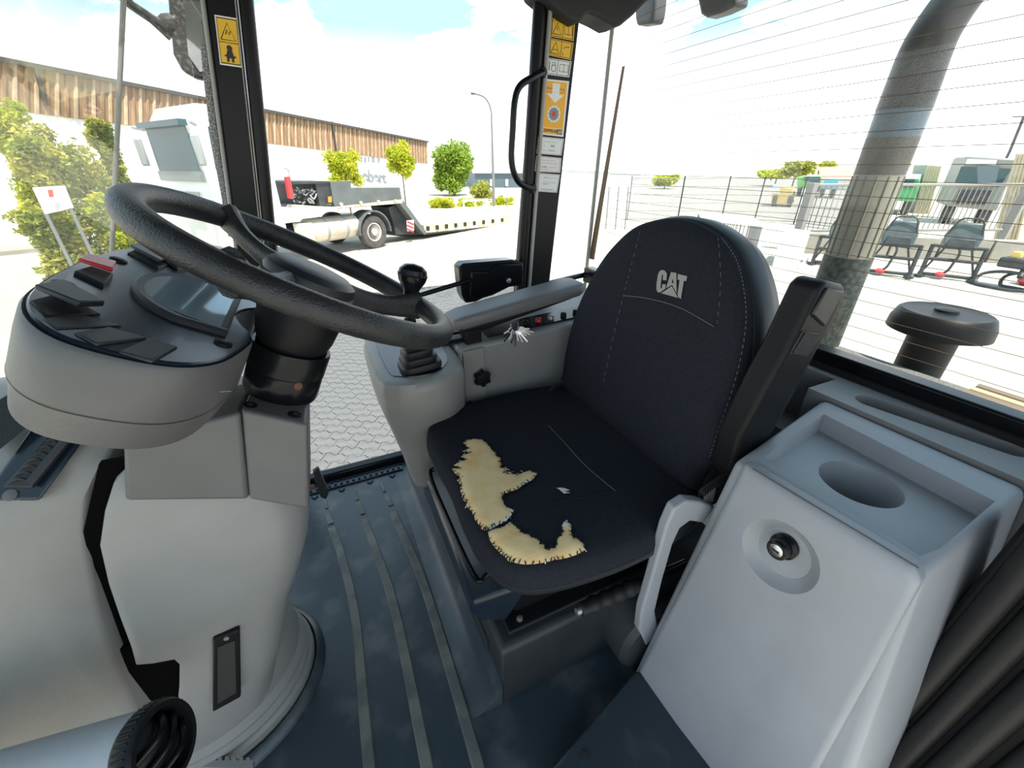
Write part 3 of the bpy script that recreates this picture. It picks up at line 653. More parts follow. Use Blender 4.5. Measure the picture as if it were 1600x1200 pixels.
MB().lathe([(.030, -.02), (.034, .0), (.034, .05), (.030, .06)], (.715, .44, .595), (0, -1, 0), 20).build('hinge', 'black_plastic', st)
# seat-belt ends
MB().loft([[(.63, .405, .50), (.72, .405, .53), (.72, .425, .53), (.63, .425, .50)], [(.62, .405, .56), (.69, .405, .585), (.69, .425, .585), (.62, .425, .56)]]).build('belt_buckle', 'rubber', st, bevel=.008)
for k in range(5): MB().tube([(.625 + k * .006, .402, .515 + k * .002), (.618 + k * .006, .402, .56 + k * .003)], .0018, 5).build('buckle_rib', 'dull_steel', st)
MB().tube(spline([(.60, 1.00, .50), (.65, 1.01, .52), (.69, .98, .515), (.71, .95, .51)], 4, False), .012, 8, flat=.5).build('belt_end', 'rubber', st)

# ================================================================== RIGHT CONSOLE
rc = thing('lever_console', 'grey right-hand lever console with black switch strip', 'console', (.4, 1.25, .20))
def podring(z, x0, x1, y0, y1, r):
    c = [(x0, y0 + r), (x0 + r * .35, y0 + r * .3), (x0 + r, y0), (x0 + (x1 - x0) * .58, y0), (x0 + (x1 - x0) * .80, y0 + .03), (x1 - .01, y0 + .10), (x1, y1 - .03), (x1 - .03, y1), (x0 + r, y1), (x0 + r * .3, y1 - r * .3), (x0, y1 - r)]
    return [(p.x, p.y, z) for p in spline([(a, b, 0) for a, b in c], 4)]
pod = MB().loft([podring(.20, .150, .36, 1.07, 1.36, .05), podring(.30, .135, .36, 1.06, 1.36, .06), podring(.42, .110, .355, 1.015, 1.37, .07), podring(.54, .085, .345, .970, 1.38, .075), podring(.625, .080, .34, .948, 1.38, .08), podring(.650, .088, .332, .956, 1.372, .075), podring(.655, .100, .322, .968, 1.36, .07)]).build('lever_pod', 'warm_plastic', rc, smooth=50)
MB().loft([podring(.648, .116, .305, .986, 1.34, .06), podring(.6575, .118, .303, .989, 1.338, .06)]).build('lever_surround', 'panel_face', rc)
MB().loft([[(.33, 1.105, .20), (1.0, 1.105, .20), (1.0, 1.47, .20), (.33, 1.47, .20)], [(.335, 1.115, .655), (1.0, 1.115, .69), (1.0, 1.47, .69), (.335, 1.47, .655)]]).build('side_box', 'grey_plastic', rc, bevel=.012, seg=3)
MB().loft([[(.345, 1.098, .30), (.425, 1.098, .30), (.425, 1.125, .30), (.345, 1.125, .30)], [(.35, 1.104, .648), (.42, 1.104, .652), (.42, 1.125, .652), (.35, 1.125, .648)]]).build('cover_strip', 'warm_plastic', rc, bevel=.004)
MB().lathe([(.008, 0), (.008, .004), (.005, .006)], (.360, 1.098, .47), (0, -1, 0), 14).build('screw', 'black_plastic', rc)
ss = MB().prism([(.45, 1.15, .664), (.90, 1.15, .688), (.90, 1.24, .688), (.45, 1.24, .664)], (0, 0, .004)).build('switch_strip', 'black_gloss', rc)
for k, m in enumerate(('black_plastic', 'red_plastic', 'dull_steel', 'black_plastic', 'black_plastic')):
    x = .60 + k * .05; MB().lathe([(.011, 0), (.010, .012), (.006, .015)], (x, 1.18, .676 + k * .0025), (0, 0, 1), 14).build('switch', m, ss)
MB().span((.84, 1.16, .690), (.875, 1.20, .705)).build('switch', 'black_plastic', ss, bevel=.004)
fp = MB().prism([(.30, 1.16, .655), (.40, 1.16, .658), (.40, 1.34, .658), (.30, 1.34, .655)], (0, 0, .005)).build('front_switch_plate', 'panel_face', rc)
for y in (1.19, 1.25, 1.31): MB().span((.31, y - .022, .660), (.385, y + .022, .668)).build('switch', 'black_plastic', fp, bevel=.003)
kn = [(.020 + (.006 if k % 4 < 2 else 0)) for k in range(24)]
kb2 = thing('star_knob', 'black star knob on the grey console side below the armrest', 'knob', (.403, 1.10, .557))
a_, b_, n_ = frame((0, -1, 0))
MB().loft([[Vector((.403, 1.098, .557)) + n_ * h + (a_ * math.cos(2 * PI * k / 36) + b_ * math.sin(2 * PI * k / 36)) * (s * (.026 + .004 * math.cos(6 * 2 * PI * k / 36))) for k in range(36)] for s, h in ((.8, 0), (1, .006), (1, .018), (.85, .025), (.3, .027))]).build('grip', 'black_plastic', kb2, smooth=50)
# lever
jl = thing('control_lever', 'black control lever in a stepped rubber bellows', 'lever', (.205, 1.050, .655))
LB = Vector((.205, 1.050, .655)); LA = Vector((-.08, .12, 1)).normalized()
def sq(c, s, ax=LA):
    a, b, n = frame(ax, (1, 0, 0)); return [c + (a * math.copysign(abs(math.cos(t)) ** .5, math.cos(t)) + b * math.copysign(abs(math.sin(t)) ** .5, math.sin(t))) * s for t in [2 * PI * k / 24 for k in range(24)]]
MB().loft([sq(LB + LA * h, s * .93) for h, s in ((0, .060), (.006, .062), (.016, .060), (.019, .050), (.022, .050), (.026, .054), (.034, .052), (.038, .043), (.041, .043), (.045, .046), (.053, .044), (.057, .035), (.060, .035), (.064, .038), (.072, .036), (.078, .026), (.082, .026))]).build('bellows', 'rubber', jl, smooth=40)
MB().lathe([(.009, .08), (.009, .115), (.016, .118), (.017, .135), (.010, .142)], LB, LA, 14).build('stick', 'black_plastic', jl)
# armrest
am = thing('armrest', 'dark grey padded armrest above the right console', 'armrest', (.4, 1.16, .64))
def arr(x, z, hy, t): return [(x, 1.183 + 1.35 * hy * math.copysign(abs(math.cos(q)) ** .35, math.cos(q)), z + t * math.copysign(abs(math.sin(q)) ** .45, math.sin(q))) for q in [2 * PI * k / 20 for k in range(20)]]
MB().loft([arr(.333, .722, .030, .010), arr(.338, .724, .038, .018), (arr(.37, .729, .043, .022)), arr(.50, .747, .045, .023), arr(.65, .767, .045, .023), arr(.775, .784, .044, .022), arr(.795, .787, .038, .018), arr(.80, .788, .028, .010)]).build('pad', 'armrest', am, smooth=50)
MB().loft([[(.372, 1.14, .665), (.42, 1.14, .69), (.42, 1.185, .69), (.372, 1.185, .665)], [(.36, 1.14, .71), (.76, 1.14, .755), (.76, 1.185, .755), (.36, 1.185, .71)]]).build('under_shell', 'black_plastic', am, bevel=.006)
MB().prism([(.372, 1.135, .64), (.425, 1.135, .645), (.425, 1.135, .705), (.372, 1.135, .70)], (0, .045, 0)).build('bracket', 'black_plastic', am, bevel=.004)
ky = thing('key_bunch', 'bunch of small silver keys hanging under the armrest', 'keys', (.53, 1.12, .66))
MB().tube([Vector((.53, 1.118, .70)) + Vector((math.cos(t), 0, math.sin(t))) * .014 for t in [2 * PI * k / 16 for k in range(16)]], .0014, 6, closed=True).build('key_ring', 'steel', ky)
for k in range(13):
    a = math.radians(200 + k * 12.5); d = Vector((math.cos(a), -.2 - .02 * (k % 3), math.sin(a) * .8)).normalized(); p = Vector((.53, 1.116 - .001 * k, .698)) + d * .010
    mb = MB(); side = d.cross(Vector((0, 1, 0))).normalized(); l = .034 + .008 * ((k * 7) % 3)
    mb.prism([p - side * .006, p + side * .006, p + side * .006 + d * .013, p + side * .0025 + d * .016, p + side * .0025 + d * l, p - side * .002 + d * l, p - side * .0025 + d * .016, p - side * .006 + d * .013], (0, .0016, 0))
    mb.build('key', 'steel' if k % 3 else 'white_label', ky)

# ================================================================== LEFT CONSOLE
lc = thing('storage_console', 'light grey storage console with cup holder and lockable door', 'console', (.8, .22, .0))
B0 = [(.515, .388, .004), (.545, -.03, .004), (.983, -.0, .004), (.983, .435, .004)]
B1 = [(.640, .380, .66), (.664, .098, .66), (.983, .105, .685), (.983, .432, .685)]
body = MB().loft([B0, B1]).build('body', 'light_plastic', lc)
bv = body.modifiers.new('bevel', 'BEVEL'); bv.width = .014; bv.segments = 3
bpy.context.view_layer.update(); bake(body)
tray = [sight(a, b, z=.68) for a, b in ((1200, 706), (1290, 650), (1548, 780), (1475, 842), (1445, 852))]
tray = [Vector((p.x, p.y, .642)) for p in tray]
cup = MB().lathe([(.058, -.09), (.060, -.06), (.062, 0), (.066, .008), (.080, .05)], (.815, .252, .640), (0, 0, 1), 48)
carve(body, [MB().loft([tray, [p + (p - Vector((.84, .24, .642))) * .10 + Vector((0, 0, .09)) for p in tray]]), cup])
dN = (Vector(B1[0]) - Vector(B0[0])).cross(Vector(B1[1]) - Vector(B1[0])).normalized()
if dN.x > 0: dN = -dN
DP = (Vector(B1[0]), dN)
door = [sight(a, b, plane=DP) for a, b in ((1168, 722), (1432, 880), (1444, 905), (1262, 1238), (1134, 1240), (1002, 1045))]
dm = MB().loft([[p - dN * .02 for p in door], [p + dN * .010 for p in door], [p + dN * .018 + (sum(door, Vector()) / 6 - p) * .05 for p in door]]).build('door', 'light_plastic', lc, bevel=.005, seg=3)
bpy.context.view_layer.update(); bake(dm)
LKC = sight(1216, 868, plane=(DP[0] + dN * .018, dN))
carve(dm, [MB().lathe([(.024, -.024), (.038, -.021), (.054, -.009), (.062, .0005), (.064, .02)], LKC, dN, 48)])
LKP = sight(1228, 852, plane=(DP[0] - dN * .002, dN))
gv = [sight(a, b, plane=(DP[0] + dN * .019, dN)) for a, b in ((1176, 732), (1260, 783), (1350, 836), (1436, 888))]
MB().tube(gv, .0012, 6).build('door_groove', 'mid_plastic', dm)
lk = MB().lathe([(.022, -.006), (.022, .010), (.017, .014), (.017, .030), (.014, .033)], LKP, dN, 28).build('lock', 'black_gloss', dm)
lf = MB().lathe([(.011, .0325), (.011, .0345), (.0095, .0352)], LKP, dN, 24).build('lock_face', 'steel', dm)
fa, fb_, fn_ = frame(dN, (0, 1, 0))
MB().box(LKP + dN * .0355, (.0015, .012, .0035)).build('key_slot', 'ink', dm)
gl_ = [sight(a, b, y=.392) for a, b in ((1118, 792), (1096, 784), (1074, 782), (1054, 795), (1041, 824), (1018, 905), (1003, 955), (999, 985), (1010, 1010), (1030, 985), (1024, 955), (1036, 905), (1052, 850), (1063, 826), (1078, 815), (1100, 818))]
MB().prism(gl_, (0, .022, 0)).build('grab_loop', 'light_plastic', lc, bevel=.005, seg=3)
shf = MB().span((.985, -.10, .30), (1.128, 1.105, .692)).build('rear_shelf', 'grey_plastic', None)
rs = []
c0, c1 = Vector((1.045, .37, .68)), Vector((1.085, .17, .68))
for t in range(32):
    a = 2 * PI * t / 32; c = c0 if math.sin(a) > 0 else c1; rs.append(Vector((c.x + .026 * math.cos(a), c.y + .03 * math.sin(a), .672)))
pk = MB().prism([(.975, .47, .56), (1.09, .47, .56), (1.09, .60, .56), (.975, .60, .56)], (0, 0, .2))
carve(shf, [MB().loft([rs, [p + Vector((0, 0, .04)) for p in rs]]), pk])
tag(shf, 'grey moulded shelf with oblong recess below the rear window', 'shelf')
# hand brake
hbk = thing('hand_brake', 'black hand brake lever with ribbed grip beside the seat plinth', 'hand brake', (.6, .425, .20))
g0, g1 = sight(903, 955, y=.425), sight(1000, 912, y=.425); gd = (g1 - g0).normalized()
n_ = 22; pr = []
for k in range(n_ + 1):
    t = k / n_; pr.append((.0165 + .0022 * math.cos(t * 2 * PI * 5) if .1 < t < .9 else .015, (g1 - g0).length * (.05 + .95 * t)))
MB().lathe([(.012, (g1 - g0).length * .035)] + pr + [(.012, (g1 - g0).length * 1.01)], g0, gd, 20).build('grip', 'rubber', hbk, smooth=60)
MB().lathe([(.0075, -.004), (.0085, 0), (.0085, .012)], g0, gd, 12).build('button', 'dull_steel', hbk)
MB().tube([g1 - gd * .01, g1 + gd * .06, g1 + gd * .14], .0105, 12).build('shaft', 'black_gloss', hbk)
MB().loft([[g1 + gd * .02 + Vector((0, .008, -.008)), g1 + gd * .13 + Vector((0, .008, -.008)), g1 + gd * .13 + Vector((0, -.008, -.008)), g1 + gd * .02 + Vector((0, -.008, -.008))], [Vector((.565, .445, .205)), Vector((.64, .445, .205)), Vector((.64, .425, .205)), Vector((.565, .425, .205))]]).build('bracket', 'black_plastic', hbk, bevel=.004)
# angled floor plate in front of the console
fpz = thing('floor_plate', 'flat dark grey floor plate with sunk bolt before the storage console', 'floor plate', (.4, .15, 0))
MB().prism([Vector((p.x, p.y, .002)) for p in (sight(862, 1200, z=.06), sight(992, 1046, z=.06), sight(1022, 1060, z=.06))] + [Vector((.548, .02, .002)), Vector((.548, -.10, .002)), Vector((.20, -.10, .002))], (0, 0, .058)).build('plate', 'floor_mat', fpz, bevel=.006)
MB().lathe([(.010, 0), (.010, .001), (.005, .0015)], sight(914, 1181, z=.061), (0, 0, 1), 16).build('bolt', 'ink', fpz)
clp = thing('wire_clip', 'pale plastic clip with dirty cable end at the foot of the ribbed post', 'clip', (.80, .08, .10))
MB().prism([sight(a, b, x=.79) for a, b in ((1342, 1112), (1362, 1108), (1352, 1150), (1332, 1142))], (.02, 0, 0)).build('clip', 'light_plastic', clp, bevel=.003)
MB().tube(spline([sight(1330, 1150, x=.78), sight(1345, 1165, x=.78), sight(1330, 1185, x=.79), sight(1350, 1200, x=.79)], 4, False), .008, 8).build('cable_end', 'rusty', clp)

# ================================================================== DETAILS ON THE POSTS
def sticker(name, q, m, label, cat='sticker', group=None, post=1.4695):
    o = thing(name, label, cat, sum((sight(a, b, y=post) for a, b in q), Vector()) / 4, group)
    c = [sight(a, b, y=post) for a, b in q]
    MB().prism(c, (0, -.0012, 0)).build('sheet', m, o)
    def at(u, v, h=.0016): return (c[0] * (1 - u) + c[1] * u) * (1 - v) + (c[3] * (1 - u) + c[2] * u) * v + Vector((0, -h, 0))
    return o, at
def poly_on(at, uv, m, par, name='print', h=.0014): return MB().prism([at(u, v, h) for u, v in uv], (0, -.0003, 0)).build(name, m, par)
def frame_on(at, u0, v0, u1, v1, t, m, par, name='border'):
    mb = MB()
    for a, b, c, d in ((u0, v0, u1, v0 + t), (u0, v1 - t, u1, v1), (u0, v0, u0 + t, v1), (u1 - t, v0, u1, v1)):
        mb.prism([at(a, b, .0014), at(c, b, .0014), at(c, d, .0014), at(a, d, .0014)], (0, -.0003, 0))
    return mb.build(name, m, par)
def line_on(at, pts, m, par, r=.0008, name='print'): return MB().tube([at(u, v, .0016) for u, v in pts], r, 4).build(name, m, par)
def word(at, s, u, v, size, wd, m, par, bold=0):
    o = at(u, v); rgt = at(u + .1, v) - o; up = at(u, v - .1) - o
    return text('lettering', s, size, o, rgt, up, m, par, .0002, bold, width=wd)
def scribble(at, u, v, wd, h, n, m, par):
    return line_on(at, [(u + wd * k / n, v + h * (.5 if k % 2 else -.5) * rnd.uniform(.4, 1)) for k in range(n + 1)], m, par, .0006 if m == 'ink' else .0004, 'writing')
def tri_on(at, cx, cy, w_, h_, par):
    line_on(at, [(cx - w_, cy + h_), (cx, cy - h_), (cx + w_, cy + h_), (cx - w_, cy + h_)], 'ink', par, .0011, 'warning_triangle')
def book_on(at, cx, cy, w_, h_, par):
    line_on(at, [(cx, cy - h_), (cx - w_, cy - h_), (cx - w_, cy + h_), (cx, cy + h_), (cx + w_, cy + h_), (cx + w_, cy - h_), (cx, cy - h_), (cx, cy + h_)], 'ink', par, .0008, 'book_symbol')
s1, f = sticker('warning_sticker', [(861, 28), (898, 36), (896, 64), (859, 57)], 'yellow_label', 'yellow warning sticker with exclamation triangle and book, topmost on the post')
frame_on(f, .04, .05, .96, .95, .03, 'ink', s1); line_on(f, [(.52, .06), (.52, .94)], 'ink', s1); tri_on(f, .28, .5, .17, .32, s1); line_on(f, [(.28, .38), (.28, .62)], 'ink', s1, .001); book_on(f, .75, .5, .16, .22, s1)
s2, f = sticker('warning_sticker', [(858, 59), (896, 67), (892, 94), (856, 86)], 'yellow_label', 'yellow warning sticker with a triangle and small spray symbols')
frame_on(f, .04, .05, .96, .95, .03, 'ink', s2); line_on(f, [(.52, .06), (.52, .94)], 'ink', s2); tri_on(f, .28, .5, .18, .33, s2); line_on(f, [(.18, .66), (.30, .58), (.38, .66)], 'ink', s2); line_on(f, [(.60, .45), (.70, .35), (.85, .3)], 'ink', s2); line_on(f, [(.60, .65), (.60, .8), (.66, .8)], 'ink', s2)
s3, f = sticker('notice_sticker', [(854, 90), (893, 96), (889, 121), (852, 116)], 'white_label', 'white sticker with thermometer, padlock and book symbols')
frame_on(f, .04, .05, .96, .95, .03, 'ink', s3); line_on(f, [(.46, .06), (.46, .94)], 'ink', s3); line_on(f, [(.13, .2), (.13, .75)], 'ink', s3, .0012); MB().tube([f(.31 + .09 * math.cos(t), .58 + .2 * math.sin(t)) for t in [2 * PI * k / 12 for k in range(12)]], .0009, 4, closed=True).build('padlock_symbol', 'ink', s3); line_on(f, [(.25, .4), (.27, .22), (.35, .22), (.37, .4)], 'ink', s3); book_on(f, .72, .5, .17, .22, s3)
s4, f = sticker('inspection_sticker', [(850, 123), (889, 127), (880, 214), (843, 210)], 'white_label', 'tall orange inspection sticker with white arrow and round date dial')
poly_on(f, [(.07, .03), (.93, .03), (.93, .97), (.07, .97)], 'orange_label', s4, 'field')
poly_on(f, [(.35, .06), (.65, .06), (.65, .25), (.85, .25), (.5, .40), (.15, .25), (.35, .25)], 'white_label', s4, 'arrow', .0018)
word(f, 'Nächste Prüfung', .12, .17, .009, .070, 'ink', s4); scribble(f, .10, .21, .78, .012, 22, 'ink', s4)
dial = MB().prism([f(.5 + .27 * math.cos(t), .60 + .155 * math.sin(t), .0018) for t in [2 * PI * k / 24 for k in range(24)]], (0, -.0003, 0)).build('date_dial', 'white_label', s4)
MB().prism([f(.5 + .20 * math.cos(t), .60 + .115 * math.sin(t), .0022) for t in [2 * PI * k / 24 for k in range(24)]], (0, -.0003, 0)).build('dial_ring', 'grey_ink', dial)
for k in range(12):
    t = 2 * PI * k / 12; line_on(f, [(.5 + .20 * math.cos(t), .60 + .115 * math.sin(t)), (.5 + .26 * math.cos(t), .60 + .15 * math.sin(t))], 'green_ink', dial, .0012, 'dial_mark')
MB().prism([f(.5 + .08 * math.cos(t), .60 + .048 * math.sin(t), .0026) for t in [2 * PI * k / 16 for k in range(16)]], (0, -.0003, 0)).build('dial_centre', 'red_ink', dial)
line_on(f, [(.09, .86), (.91, .86)], 'white_label', s4, .0008); word(f, 'ZEPPELIN', .14, .935, .011, .055, 'ink', s4, .0004)
cb_ = poly_on(f, [(.70, .875), (.92, .875), (.92, .96), (.70, .96)], 'ink', s4, 'brand_box', .0018); word(lambda u, v, h=.0026: f(u, v, h), 'CAT', .72, .945, .012, .019, 'white_label', s4, .0004)
for q, m, lab, words, scr in (([(841, 213), (881, 217), (877, 243), (838, 240)], 'white_label', 'white service label with handwritten numbers under the orange sticker', (('30', .5, .55, .010, .016, 'ink'),), ((.25, .26, .5, .03, 20, 'grey_ink'), (.22, .50, .08, .03, 5, 'grey_ink'), (.2, .78, .15, .03, 7, 'grey_ink'), (.45, .76, .26, .10, 9, 'ink'))),
                          ([(838, 243), (877, 247), (875, 270), (835, 268)], 'pink_label', 'pinkish service label with a signature, between two white labels', (), ((.20, .24, .55, .03, 22, 'grey_ink'), (.14, .42, .70, .03, 26, 'grey_ink'), (.24, .66, .22, .12, 9, 'ink'), (.55, .68, .30, .03, 10, 'grey_ink'), (.12, .82, .4, .03, 14, 'grey_ink'))),
                          ([(841, 270), (875, 273), (870, 301), (838, 299)], 'white_label', 'white service label with a handwritten line at its foot, lowest on the post', (), ((.28, .22, .22, .08, 6, 'ink'), (.55, .22, .3, .02, 9, 'grey_ink'), (.25, .46, .6, .02, 18, 'grey_ink'), (.25, .56, .26, .06, 9, 'ink'), (.2, .86, .6, .08, 12, 'ink')))):
    s5, f = sticker('service_label', q, m, lab)
    frame_on(f, .03, .04, .97, .96, .018, 'grey_ink', s5)
    for wd_ in words: word(f, *wd_[:5], wd_[5], s5)
    for sc_ in scr: scribble(f, *sc_, s5)
s6, f = sticker('warning_sticker', [(335, 23), (371, 29), (379, 106), (344, 101)], 'white_label', 'yellow seat-belt warning sticker on the front post', post=1.4945)
poly_on(f, [(.05, .03), (.95, .03), (.95, .97), (.05, .97)], 'yellow_label', s6, 'field'); frame_on(lambda u, v, h: f(u, v, h + .0006), .06, .035, .94, .965, .02, 'ink', s6)
g = lambda u, v, h=.0022: f(u, v, h)
line_on(g, [(.06, .52), (.94, .52)], 'ink', s6); tri_on(g, .5, .30, .33, .17, s6); line_on(g, [(.40, .36), (.46, .26), (.56, .36), (.62, .28)], 'ink', s6, .0012)
MB().lathe([(.006, 0), (.006, .0004)], g(.5, .63), (0, -1, 0), 12).build('figure_head', 'ink', s6)
poly_on(g, [(.40, .67), (.60, .67), (.66, .78), (.78, .80), (.66, .84), (.66, .92), (.56, .92), (.55, .84), (.46, .84), (.44, .92), (.34, .92), (.34, .82), (.22, .80), (.34, .77)], 'ink', s6, 'figure_body', .002)

gh = thing('grab_handle', 'black bent tube grab handle on the rear door post', 'handle', (.74, 1.44, 1.2))
hp = [sight(848, 113, y=1.452), sight(832, 121, y=1.43), sight(812, 135, y=1.42), sight(804, 160, y=1.42), sight(801, 205, y=1.42), sight(799, 245, y=1.42), sight(803, 270, y=1.42), sight(813, 287, y=1.43), sight(832, 295, y=1.45)]
MB().tube(spline(hp, 5, False), .0105, 14).build('bar', 'black_gloss', gh)
for e in (hp[0], hp[-1]): MB().lathe([(.017, -.002), (.016, .006), (.011, .010)], e + Vector((0, .004, 0)), (0, -1, 0), 16).build('foot', 'black_gloss', gh)
lt = thing('door_latch', 'black door latch bracket with rod at the foot of the stickered post', 'latch', (.62, 1.40, .70))
MB().prism([sight(a, b, y=1.40) for a, b in ((717, 418), (724, 412), (800, 406), (818, 410), (818, 442), (796, 447), (772, 458), (744, 472), (728, 474), (722, 462), (719, 440))], (0, .065, 0)).build('body', 'black_gloss', lt, bevel=.006, seg=3)
MB().prism([sight(a, b, y=1.395) for a, b in ((736, 424), (765, 424), (778, 412), (818, 412), (818, 446), (796, 449), (770, 462), (742, 470), (734, 462))], (0, .02, 0)).build('cover', 'black_gloss', lt, bevel=.006, seg=3)
MB().lathe([(.009, 0), (.009, .008), (.005, .010)], sight(794, 438, y=1.395), (0, -1, 0), 14).build('bolt', 'dull_steel', lt)
MB().tube([sight(740, 436, y=1.40), sight(650, 463, y=1.40)], .0085, 12).build('rod', 'black_gloss', lt)

# mirror outside the corner pane
mo = thing('door_mirror', 'dark outside mirror on an arm beyond the front post', 'mirror', sight(300, 0, y=1.8))
MB().prism([sight(a, b, y=1.80) for a, b in ((255, -60), (345, -60), (348, 70), (330, 118), (318, 124), (304, 121), (284, 110), (270, 84), (262, 0))], (0, .05, 0)).build('housing', 'mirror_housing', mo, bevel=.008, seg=3)
MB().prism([sight(a, b, y=1.797) for a, b in ((287, -58), (344, -58), (346, 70), (328, 110), (312, 112), (294, 86), (290, 40))], (0, .004, 0)).build('mirror_glass', 'mirror', mo)
MB().tube([sight(268, 52, y=1.82), sight(238, 30, y=1.80), sight(205, 8, y=1.78), sight(170, -30, y=1.76)], [.022, .013, .012, .02], 10).build('arm', 'mirror_housing', mo)
MB().lathe([(.02, -.02), (.028, 0), (.024, .03)], sight(262, 40, y=1.82), (1, 0, .3), 12).build('joint', 'mirror_housing', mo)
for nm, q in (('rear_work_lamp', ((990, -25), (1026, -25), (1022, 20), (1018, 36), (994, 40), (992, 30))), ('roof_work_lamp', ((1084, -25), (1152, -25), (1149, 8), (1124, 20), (1102, 27), (1094, 22)))):
    o = thing(nm, 'small grey work lamp hanging under the roof edge near the corner glass' if 'rear' in nm else 'dark grey work lamp under the rear roof edge', 'lamp', sight(q[0][0], q[0][1], x=1.32))
    c = [sight(a, b, x=1.32) for a, b in q]; MB().prism(c, (.06, 0, 0)).build('housing', 'mid_plastic', o, bevel=.01, seg=3)
    m_ = sum(c, Vector()) / len(c); MB().prism([m_ + (p - m_) * .8 - Vector((.002, 0, 0)) for p in c], (.003, 0, 0)).build('back_plate', 'mid_plastic', o)
    MB().tube([m_ + Vector((.03, 0, .05)), m_ + Vector((-.10, 0, .22))], .012, 8).build('bracket', 'black_plastic', o)

# ================================================================== MACHINE BEHIND THE REAR WINDOW
ex = thing('exhaust_stack', 'tall curved exhaust stack with reflections painted as dark, blue, brown and pale sections', 'exhaust', (1.56, .77, .40))
EX = [Vector((1.56, .775, z)) for z in (.40, .60, .80, .945)]
def expipe(z0, z1, r0, r1, name, m, extra=None):  # reflections on the glossy pipe are painted in as coloured sections
    zs = [z0 + (z1 - z0) * k / 6 for k in range(7)]
    pts = [Vector((1.56 + .0 * z, .775, z)) for z in zs]
    return MB().tube(pts, [r0 + (r1 - r0) * k / 6 for k in range(7)], 28).build(name, m, ex)
expipe(.40, .895, .066, .066, 'lower_pipe', 'exhaust_mottle')
sl_ = expipe(.895, 1.128, .061, .061, 'pale_reflection', 'exhaust_pale')
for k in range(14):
    t = 2 * PI * k / 14; MB().tube([(1.56 + .061 * math.cos(t), .775 + .061 * math.sin(t), .90), (1.56 + .061 * math.cos(t), .775 + .061 * math.sin(t), 1.124)], .0030, 5).build('reflection_line', 'exhaust_streak', sl_)  # vertical lines of the pale reflection built as thin ribs
expipe(1.128, 1.222, .0615, .0615, 'brown_reflection', 'exhaust_brown')
expipe(1.222, 1.288, .0615, .0615, 'blue_reflection', 'exhaust_band')
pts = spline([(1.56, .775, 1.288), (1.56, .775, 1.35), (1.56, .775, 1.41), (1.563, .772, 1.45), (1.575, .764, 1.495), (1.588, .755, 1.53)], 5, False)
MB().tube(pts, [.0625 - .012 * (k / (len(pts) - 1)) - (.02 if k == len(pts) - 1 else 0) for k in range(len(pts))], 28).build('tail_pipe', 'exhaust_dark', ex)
pcn = thing('air_precleaner', 'black mushroom-shaped air intake cap on a stem behind the rear window', 'air intake', (1.70, .53, .35))
MB().lathe([(.062, .35), (.060, .50), (.066, .51), (.060, .52), (.062, .70)], (1.70, .53, 0), (0, 0, 1), 28).build('stem', 'rubber', pcn)
MB().lathe([(.060, .690), (.110, .694), (.125, .700), (.123, .728), (.112, .757), (.105, .762), (.085, .759), (.02, .762)], (1.70, .53, 0), (0, 0, 1), 40).build('cap', 'black_plastic', pcn)
MB().lathe([(.03, .760), (.028, .768), (.01, .771)], (1.70, .53, 0), (0, 0, 1), 20).build('knob', 'black_plastic', pcn)
hd = thing('engine_hood', 'engine hood behind the cab with ribbed tan grille', 'hood', (2.0, .6, -.2))
MB().loft([[(1.25, -.05, -.3), (2.6, -.05, -.3), (2.6, 1.25, -.3), (1.25, 1.25, -.3)], [(1.25, .0, .36), (2.4, .0, .30), (2.4, 1.15, .30), (1.25, 1.15, .36)]]).build('body', 'hood_dark', hd, bevel=.05, seg=3)
MB().loft([[(1.205, -.05, .2), (1.66, -.05, .2), (1.66, 1.15, .2), (1.205, 1.15, .2)], [(1.205, -.03, .60), (1.61, -.03, .60), (1.61, 1.12, .60), (1.205, 1.12, .60)]]).build('cowl', 'hood_speckle', hd, bevel=.03, seg=3)
for k in range(6):
    MB().tube([(1.40 + k * .038, -.02, .605), (1.40 + k * .038, .36, .605)], .016, 8).build('grille_rib', 'hood_tan' if k % 2 == 0 else 'hood_brown', hd)

# ================================================================== THE YARD OUTSIDE
GZ = -1.35
gr = MB().span((-90, -60, GZ - .3), (120, 140, GZ)).build('paved_ground', 'yard'); tag(gr, 'bright paved yard around the machine', kind='structure')
PX0, PX1, PY0, PY1 = -3.0, 4.5, 1.9, 9.5
MB().span((PX0, PY0, GZ), (PX1, PY1, GZ + .004)).build('joint_sand', 'sand_joint', gr)
PL, PW, am_ = .235, .1175, .017
def paver_poly(x, y, g=.0034):
    xs = [0, .125, .375, .5, .625, .875, 1]; zs = [0, 1, -1, 0, 1, -1, 0]
    bt = [(x + g + (PL - 2 * g) * a, y + g + am_ * b) for a, b in zip(xs, zs)]
    return bt + [(a, b + PW - 2 * g) for a, b in bt[::-1]]
PANG = math.radians(-32); PC, PS = math.cos(PANG), math.sin(PANG); PCX, PCY = .7, 5.7
def pw_(x, y): return PCX + x * PC - y * PS, PCY + x * PS + y * PC
cells = []
for j in range(-46, 46):
    for i in range(-22, 22):
        x = i * PL + (PL / 2 if j % 2 else 0); y = j * PW; a, b = pw_(x + PL / 2, y + PW / 2)
        if PX0 + .15 < a < PX1 - .15 and PY0 + .15 < b < PY1 - .15: cells.append((x, y, a, b))
def scr_(p):
    d = Vector(p) - EYE; z = d.dot(FW); return 800 + FPX * d.dot(RT) / z, 600 - FPX * d.dot(UP) / z
def inview(c):
    a, b = scr_((c[2], c[3], GZ)); return (482 < a < 625 and 490 < b < 722) or (684 < a < 722 and 466 < b < 494)
big = sorted([c for c in cells if inview(c)], key=lambda c: c[3])[:300]; bigs = set(big)
